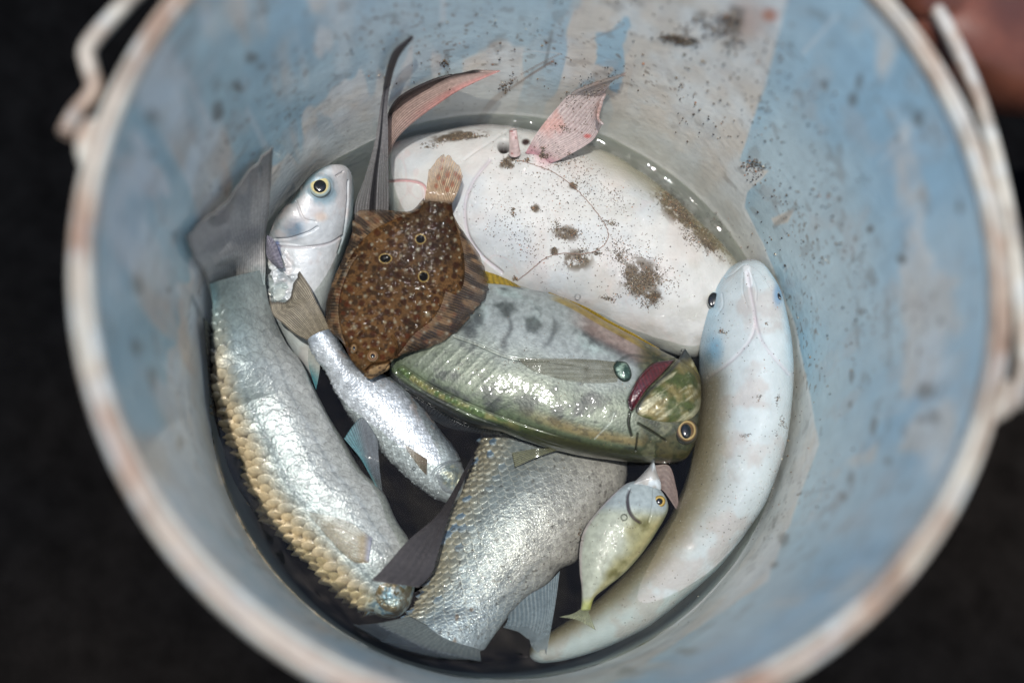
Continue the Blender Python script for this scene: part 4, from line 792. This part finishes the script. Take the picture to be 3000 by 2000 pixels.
# d: flounder
Ld = [(1244,590),(1225,618),(1165,640),(1105,668),(1060,705),(1022,760),(990,830),(974,900),(980,965),(1008,1010),(1030,1055),(1062,1092)]
Rd = [(1322,598),(1330,640),(1345,690),(1358,740),(1362,790),(1356,845),(1333,900),(1298,952),(1238,996),(1170,1045),(1125,1086),(1085,1104)]
def widen(c, k=1.6):      # let a fringe start a little way inside the body's edge
    return [[tuple(np.array(o) + (np.array(i) - np.array(o)) * k) for i, o in zip(c[0], c[1])], c[1]]
def build_flounder():
    t = empty('flounder', at((1170, 850), ZW)[0], 'brown speckled flounder with three dark ringed spots, lying on top of the pile', 'fish')
    OC = [(1232, 700, 12, 11), (1129, 757, 14, 11), (1241, 810, 12, 12)]
    r_ = np.random.default_rng(5); W = []; B = []
    for _ in range(6000):
        x, y = r_.uniform(955, 1440), r_.uniform(590, 1110)
        if all((x - a) ** 2 + (y - b) ** 2 > (28 if c > 4 else 21) ** 2 for a, b, c in W): W.append((x, y, r_.uniform(3.0, 6.5) + (r_.random() < 0.1) * 3))
    for _ in range(6000):
        x, y = r_.uniform(955, 1440), r_.uniform(590, 1110)
        if all((x - a) ** 2 + (y - b) ** 2 > 27 ** 2 for a, b, c in B) and all((x - a) ** 2 + (y - b) ** 2 > 9 ** 2 for a, b, c in W): B.append((x, y, r_.uniform(9, 13.5)))
    def pat(px, P):
        n = fbm(P, 500, 61, 3); n2 = fbm(P, 70, 63); j = (n - 0.5) * 9
        c = mix(C(112, 86, 58), C(84, 66, 48), ss(0.35, 0.65, n2)); c = mix(c, C(48, 36, 28), ss(0.5, 0.66, n) * 0.65)
        m = np.zeros(len(px))
        for x, y, a in B: m = np.maximum(m, ss(a * 1.12, a * 0.5, np.hypot(px[:, 0] - x, px[:, 1] - y) + j))
        c = mix(c, mix(C(92, 54, 32), C(66, 42, 28), ss(0.4, 0.6, fbm(P, 55, 66))), m * 0.85)
        m = np.zeros(len(px))
        for x, y, a in W: m = np.maximum(m, ss(a * 1.25, a * 0.1, np.hypot(px[:, 0] - x, px[:, 1] - y) + j * 0.5))
        c = mix(c, C(160, 156, 140), m * 0.62)
        for x, y, a, b in OC:
            q = np.hypot((px[:, 0] - x) / a, (px[:, 1] - y) / b) + (n - 0.5) * 0.25
            c = mix(c, C(84, 62, 42), ss(2.6, 1.6, q) * 0.8); c = mix(c, C(150, 130, 88), ss(1.5, 1.3, q)); c = mix(c, C(12, 8, 5), ss(1.18, 1.02, q))
        return c
    def disp(d):
        h = (fbm(d.P0, 60, 67, 3) - 0.5) * 0.0008 + (noise(d.P0, 900, 6) - 0.5) * 0.00022
        px = d.px
        for l, w, a in (([(1150, 985), (1165, 1015), (1160, 1050), (1135, 1078)], 5, 0.0009), ([(1070, 1085), (1090, 1068), (1125, 1062), (1145, 1055)], 4, 0.0014), ([(1035, 990), (1080, 965), (1130, 985)], 4, 0.0005)): h = h - a * ss(w, 0, seg(px, l))
        for x, y, a in ((1036, 1020, 16), (1090, 1042, 21)): h = h + 0.0016 * ss(a * 1.3, a * 0.5, np.hypot(px[:, 0] - x, px[:, 1] - y))
        return h, None
    def colf(d):
        c = pat(d.px, d.P0); px = d.px
        c = mix(c, C(104, 84, 58), ss(0.86, 0.97, d.u) * 0.5)
        c = mix(c, C(46, 34, 26), ss(3, 0.5, seg(px, [(1070, 1085), (1090, 1068), (1125, 1062), (1145, 1055)])) * 0.6)
        return c
    body('body', Ld, Rd, [0.028, 0.023, 0.019, 0.017, 0.0165], [0.0018, 0.0026, 0.003, 0.0032, 0.0034, 0.0036, 0.0038, 0.0026], colf, m_flat(), t, 330, 280, 16, disp, q=0.8, ends=(0.2, 1.0), tone=(1.3, 0.85))
    def fc(seed):
        def f(d):
            c = pat(d.px, d.P); k = ss(0.42, 0.6, noise(np.stack([d.s * 34, d.v * 2.6], 1), 1, seed)) * (1 - 0.4 * d.ray); c = mix(c, C(176, 146, 112), 0.32 * d.ray)
            c = mix(c, C(30, 24, 20), k * 0.9 * ss(0.1, 0.35, d.v)); return A4(c, 0.25 * d.ray + 0.55 * ss(0.6, 1.0, d.v))
        return f
    fin('dorsal_fin', widen([[(1246, 592), (1225, 622), (1165, 644), (1105, 672), (1062, 709), (1024, 764), (992, 834), (977, 900), (984, 962), (1010, 1008)],
                       [(1244, 584), (1200, 620), (1130, 616), (1040, 622), (1027, 690), (1002, 765), (972, 832), (953, 900), (960, 960), (1006, 1006)]]), [0.0215, 0.018], fc(3), t, 60, 420, 24, ragged=0.3, wave=0.002)
    fin('anal_fin', widen([[(1322, 602), (1328, 640), (1342, 690), (1354, 740), (1358, 790), (1352, 843), (1330, 897), (1296, 948), (1236, 992), (1172, 1040)],
                     [(1318, 626), (1348, 668), (1382, 715), (1416, 768), (1434, 826), (1426, 872), (1388, 915), (1348, 966), (1275, 1012), (1180, 1040)]]), [0.0215, 0.018], fc(8), t, 64, 420, 24, ragged=0.35, wave=0.002)
    def tcf(d):
        c = mix(C(140, 112, 82), C(206, 182, 152), d.ray); k = 0
        for x, y, a in ((1292, 492, 6), (1312, 512, 8), (1285, 520, 7), (1300, 535, 6), (1325, 540, 7), (1278, 545, 6), (1310, 555, 7), (1335, 510, 6), (1296, 470, 5), (1345, 520, 7)): k = np.maximum(k, ss(a * 1.3, a * 0.5, np.hypot(d.px[:, 0] - x, (d.px[:, 1] - y) * 0.7)))
        c = mix(c, C(150, 84, 50), k * 0.8); c = mix(c, pat(d.px, d.P), ss(0.22, 0.02, d.v)); return A4(c, 0.1 + 0.8 * ss(0.2, 0.9, d.v) * (1 - d.ray))
    fin('tail_fin', [[(1243, 594), (1283, 600), (1323, 598)], [(1250, 545), (1290, 545), (1342, 560)], [(1256, 498), (1278, 466), (1302, 450), (1328, 456), (1348, 484), (1358, 514)]], [0.029, 0.031, 0.031], tcf, t, 18, 120, 60, 0.0003, 0.00015, ragged=0.3, wave=0.0015)
    eye(t, (1092, 1043), 17, 0.0225, C(96, 62, 40), ring=C(120, 96, 66), pr=0.42, hgt=0.55)
    eye(t, (1037, 1020), 13, 0.0218, C(96, 66, 44), ring=C(120, 96, 66), rx=0.7, pr=0.5, hgt=0.55)
    blob('mouth', [(1066, 1098), (1084, 1080), (1115, 1068), (1140, 1066), (1138, 1080), (1112, 1094), (1086, 1108)], 0.0165, 0.0012, lambda d: mix(C(128, 104, 74), C(70, 52, 38), ss(0.5, 0.7, fbm(d.P, 600, 3))), m_flat(), t, ctr=(1104, 1088), on=0.0)
build_flounder()

# ------------------------------------------------------------------ sand, thread, bubbles
bpy.context.view_layer.update()
def bvh(names):
    V, F = [], []
    for o in bpy.data.objects:
        if o.type == 'MESH' and any(o.name.split('.')[0] == n for n in names):
            mw = wloc(o); k = len(V); me = o.data
            co = np.empty(len(me.vertices) * 3, np.float32); me.vertices.foreach_get('co', co); co = co.reshape(-1, 3) + mw
            V += co.tolist(); F += [[v + k for v in p.vertices] for p in me.polygons]
    return BVHTree.FromPolygons(V, F)
TREE = bvh({'body', 'pelvic_fin', 'tail_fin', 'wall', 'gill_cover'})
def hit(x, y):
    d = Vector((at((x, y), ZW)[0] - CAM).tolist()).normalized(); p, n, i, dist = TREE.ray_cast(Vector(CAM.tolist()), d)
    if p is None: return None
    if n.dot(d) > 0: n = -n
    return p, n
ICO = None
def grains(name, clusters, label, cat, size=(0.00014, 0.00036), wet=True, mult=2.0):
    phi = (1 + 5 ** 0.5) / 2
    iv = np.array([(-1, phi, 0), (1, phi, 0), (-1, -phi, 0), (1, -phi, 0), (0, -1, phi), (0, 1, phi), (0, -1, -phi), (0, 1, -phi), (phi, 0, -1), (phi, 0, 1), (-phi, 0, -1), (-phi, 0, 1)]) / 1.902
    fi = np.array([(0, 11, 5), (0, 5, 1), (0, 1, 7), (0, 7, 10), (0, 10, 11), (1, 5, 9), (5, 11, 4), (11, 10, 2), (10, 7, 6), (7, 1, 8), (3, 9, 4), (3, 4, 2), (3, 2, 6), (3, 6, 8), (3, 8, 9), (4, 9, 5), (2, 4, 11), (6, 2, 10), (8, 6, 7), (9, 8, 1)])
    V, F, K = [], [], []; cols = [C(76, 60, 42), C(98, 80, 56), C(52, 43, 32), C(124, 106, 80), C(38, 34, 30), C(96, 84, 70), C(150, 96, 56), C(176, 168, 150)]; wts = [5, 4, 4, 2, 3, 3, 0.6, 0.8]
    for cx, cy, rx, ry, ang, n, k in clusters:
        lumps = [(rnd.gauss(0, 0.5), rnd.gauss(0, 0.5)) for _ in range(6)]
        for _ in range(int(n * mult)):
            if k: lx, ly = rnd.choice(lumps); gx, gy = lx + rnd.gauss(0, 0.28), ly + rnd.gauss(0, 0.28)
            else: gx, gy = rnd.uniform(-1, 1), rnd.uniform(-1, 1)
            x = cx + gx * rx * math.cos(ang) - gy * ry * math.sin(ang); y = cy + gx * rx * math.sin(ang) + gy * ry * math.cos(ang)
            h_ = hit(x, y)
            if h_ is None: continue
            p, nn = h_; s = rnd.uniform(*size) * (1.25 if rnd.random() < 0.1 else 1)
            R = np.array(Matrix.Rotation(rnd.uniform(0, 6.3), 3, Vector((rnd.random(), rnd.random(), rnd.random() + .1)).normalized()))
            v = (iv * np.array([rnd.uniform(0.7, 1.2), rnd.uniform(0.6, 1.1), rnd.uniform(0.5, 1)]) * s) @ R.T + np.array(p) + np.array(nn) * s * 0.25
            F.append(fi + len(V) * 12); V.append(v); K += [np.append(rnd.choices(cols, wts)[0] * rnd.uniform(0.7, 1.3), 1)] * 12
    o = make(name, np.vstack(V), np.vstack(F), np.array(K), material('wet sand grains', 0.4, 0.5, 0.1, 0, 0, var=0.1), None, smooth=False)
    o['kind'] = 'stuff'; o['label'] = label; o['category'] = cat; return o
grains('sand', [(1985, 605, 75, 34, 0.75, 620, 1), (2070, 700, 70, 30, 0.8, 260, 1), (2040, 660, 120, 40, 0.78, 200, 1), (1873, 800, 42, 44, 0.3, 620, 1), (1860, 850, 50, 30, 0.4, 260, 1), (1691, 760, 36, 28, 0, 130, 1), (1663, 685, 34, 16, 0, 120, 1),
    (1625, 664, 20, 14, 0, 50, 1), (1567, 611, 9, 10, 0, 75, 1), (1503, 620, 8, 14, 0, 35, 1), (1680, 545, 8, 8, 0, 60, 1), (1625, 735, 8, 9, 0, 75, 1), (1748, 738, 14, 9, 0, 60, 1), (1486, 476, 22, 14, 0, 90, 1), (1597, 452, 12, 18, 0, 110, 1), (1545, 470, 8, 12, 0, 40, 1),
    (1343, 401, 60, 9, -0.1, 300, 1), (1262, 425, 36, 9, -0.2, 90, 1), (1912, 868, 20, 16, 0, 60, 1), (1775, 870, 30, 12, 0.2, 60, 1), (1515, 818, 10, 8, 0, 40, 1), (1650, 470, 30, 12, 0, 40, 1), (1780, 655, 28, 12, 0.2, 60, 1),
    (1650, 620, 270, 170, 0.5, 300, 0), (1650, 620, 200, 130, 0.5, 260, 1), (1500, 640, 110, 110, 0, 120, 1), (1900, 760, 150, 90, 0.7, 260, 1), (1780, 560, 120, 50, 0.7, 160, 1), (1730, 250, 60, 40, -0.5, 70, 1), (1700, 330, 60, 60, 0, 70, 0), (1665, 372, 24, 14, 0, 30, 1)],
    'brown sand grains sprinkled in patches over the largest white fish and its pink fin', 'sand')
grains('sand', [(2180, 1180, 110, 420, 0, 170, 0), (2244, 947, 5, 5, 0, 14, 1), (2115, 970, 10, 8, 0, 40, 1), (2225, 1165, 6, 8, 0, 16, 1), (2280, 1170, 8, 20, 0, 26, 1), (2290, 1250, 12, 26, 0, 40, 1), (2185, 1275, 16, 8, 0, 30, 1), (2100, 1500, 160, 120, 0, 60, 0), (1900, 1750, 160, 80, 0, 50, 0)],
    'fine dark grit dotted along the belly-up white mullet', 'sand', size=(0.00013, 0.0003), mult=1.6)
grains('sand', [(1500, 120, 520, 150, 0, 130, 0), (1995, 116, 60, 16, 0.1, 240, 1), (2120, 80, 60, 40, 0, 150, 1), (2150, 260, 170, 160, 0, 150, 0), (2205, 487, 40, 26, 0, 90, 1), (2330, 520, 140, 260, 0, 130, 0), (2440, 1000, 120, 500, 0.1, 90, 0), (2060, 60, 50, 20, 0, 60, 1), (1300, 185, 20, 10, 0, 26, 1), (1480, 240, 30, 20, -0.8, 40, 1)],
    'scattered dark sand specks stuck on the inner wall above the fish', 'sand', size=(0.0002, 0.0006), mult=1.2)
grains('sand', [(1560, 1500, 200, 170, 0, 110, 0), (1640, 1120, 320, 120, 0.4, 130, 0), (1560, 1062, 60, 10, 0, 30, 1), (1700, 1560, 7, 16, 0, 40, 1), (1800, 1560, 80, 120, 0, 40, 0), (1200, 800, 200, 180, 0, 60, 0)],
    'sparse dark grit on the green jack and the coarse scaled mullet under it', 'sand', size=(0.00013, 0.0003), mult=1.6)
def thread():
    pts = [(1520, 470), (1560, 482), (1620, 505), (1680, 548), (1730, 600), (1770, 655), (1782, 690), (1765, 722), (1720, 742), (1650, 742), (1600, 755), (1555, 790), (1515, 822)]
    c = crom(pts, 140); P = []
    for x, y in c:
        h_ = hit(x + rnd.uniform(-1, 1), y + rnd.uniform(-1, 1))
        if h_: P.append(np.array(h_[0]) + np.array(h_[1]) * 0.0002)
    o = tube('thread', P, 0.00017, C(120, 88, 70), m_flesh(), None, 6, 300)
    o['label'] = 'thin brown thread curving over the sandy white fish'; o['category'] = 'thread'
thread()
def bubbles():
    m = bpy.data.materials.new('bubble film'); m.use_nodes = True; N, L = m.node_tree.nodes, m.node_tree.links; N.remove(N['Principled BSDF'])
    tp = N.new('ShaderNodeBsdfTransparent'); gl = N.new('ShaderNodeBsdfGlossy'); gl.inputs['Roughness'].default_value = 0.02
    fr = N.new('ShaderNodeLayerWeight'); fr.inputs[0].default_value = 0.25; mx = N.new('ShaderNodeMixShader'); L.new(fr.outputs['Fresnel'], mx.inputs[0]); L.new(tp.outputs[0], mx.inputs[1]); L.new(gl.outputs[0], mx.inputs[2]); L.new(mx.outputs[0], N['Material Output'].inputs[0])
    spec = [(1151, 1260, 6, 'on the bright flank of the small silver mullet'), (1212, 1375, 5, 'near the pectoral fin of the small silver mullet'), (1692, 870, 9, 'between the white fish and the yellow fin of the jack'), (1902, 1128, 7, 'on the edge of the red gill'),
            (1828, 1515, 10, 'below the dark gill slit of the small yellow fish'), (2021, 1202, 5, 'above the eye of the jack'), (2076, 1203, 5, 'on the belly-up mullet beside the jack head'), (1988, 1040, 5, 'at the tip of the jack gill cover')]
    for x, y, r, l in spec:
        h_ = hit(x, y)
        if not h_: continue
        r = r / 6300; n = 20; a = np.linspace(0, math.pi, 12); prof = [(max(math.sin(k) * r, 1e-6), -math.cos(k) * r) for k in a]
        V, F = lathe(prof, n); p = np.array(h_[0]); p[2] = max(p[2], ZW) ; e = V + p + np.array([0, 0, r * 0.3])
        o = make('bubble', e, F, C(220, 220, 220), m, None); o['label'] = 'tiny round air bubble ' + l; o['category'] = 'bubble'; o['group'] = 'air bubbles on the water'
bubbles()

# ------------------------------------------------------------------ the person holding the bucket (a hand and forearm at the upper right)
def build_person():
    def w(x, y, z): return Vector(at((x, y), z)[0].tolist())
    pts, rad, edges = [], [], []
    def add(p, r, parent=None):
        pts.append(p); rad.append(r)
        if parent is not None: edges.append((parent, len(pts) - 1))
        return len(pts) - 1
    palm = w(2975, 60, 0.318); out = Vector((palm.x, palm.y, 0)).normalized(); side = Vector((-out.y, out.x, 0))
    palm = out * (float(RW(0.318)) + 0.031) + Vector((0, 0, 0.318))
    f0 = add(palm + out * 0.24 - side * 0.10 + Vector((0, 0, 0.03)), 0.046)
    f1 = add(palm + out * 0.13 - side * 0.05 + Vector((0, 0, 0.015)), 0.038, f0)
    wr = add(palm + out * 0.055 - side * 0.02 + Vector((0, 0, 0.004)), 0.029, f1)
    pm = add(palm + side * 0.008, 0.029, wr)
    for k, (s, L_) in enumerate(((-0.026, 0.8), (-0.009, 0.95), (0.009, 1.0), (0.026, 0.85))):     # fingers run along the wall, below the rim
        a = add(palm + side * 0.042 - out * 0.006 + Vector((0, 0, s)), 0.0105, pm)
        b = add(palm + side * (0.042 + 0.034 * L_) - out * 0.016 + Vector((0, 0, s * 1.1)), 0.0095, a)
        c = add(palm + side * (0.042 + 0.058 * L_) - out * 0.027 + Vector((0, 0, s * 1.1)), 0.0088, b)
        add(palm + side * (0.042 + 0.076 * L_) - out * 0.041 + Vector((0, 0, s * 1.1)), 0.0075, c)
    a = add(palm + side * 0.014 + Vector((0, 0, 0.030)), 0.013, pm); b = add(palm + side * 0.04 - out * 0.004 + Vector((0, 0, 0.046)), 0.011, a); add(palm + side * 0.066 - out * 0.01 + Vector((0, 0, 0.052)), 0.009, b)
    base = pts[0].copy()
    t = empty('person', base, 'brown skinned arm and hand holding the bucket from outside at the upper right', 'person')
    me = bpy.data.meshes.new('arm'); me.from_pydata([p - base for p in pts], edges, []); me.update()
    o = bpy.data.objects.new('arm', me); sc.collection.objects.link(o); o.parent = t
    sm = o.modifiers.new('skin', 'SKIN'); sm.use_smooth_shade = True
    for i, v in enumerate(me.skin_vertices[0].data): v.radius = (rad[i], rad[i]); v.use_root = (i == 0)
    ob = o.modifiers.new('sub', 'SUBSURF'); ob.levels = 2; ob.render_levels = 3
    dg = bpy.context.evaluated_depsgraph_get(); bpy.context.view_layer.update()
    ev = bpy.data.meshes.new_from_object(o.evaluated_get(dg)); o.modifiers.clear(); o.data = ev; ev.name = 'arm'
    n = len(ev.vertices); co = np.empty(n * 3, np.float32); ev.vertices.foreach_get('co', co); co = co.reshape(-1, 3)
    k = fbm(co, 60, 5); c = mix(C(104, 58, 40), C(80, 42, 28), ss(0.35, 0.65, k)); a = ev.color_attributes.new('Col', 'FLOAT_COLOR', 'POINT')
    a.data.foreach_set('color', A4(c, 1.0).astype(np.float32).ravel()); ev.materials.clear(); ev.materials.append(material('brown skin', 0.45, 0.2, 0.3, 0, 0.5, 450, 0.0006, 0.12, 300, sss=0.1))
    ev.polygons.foreach_set('use_smooth', [True] * len(ev.polygons))
build_person()
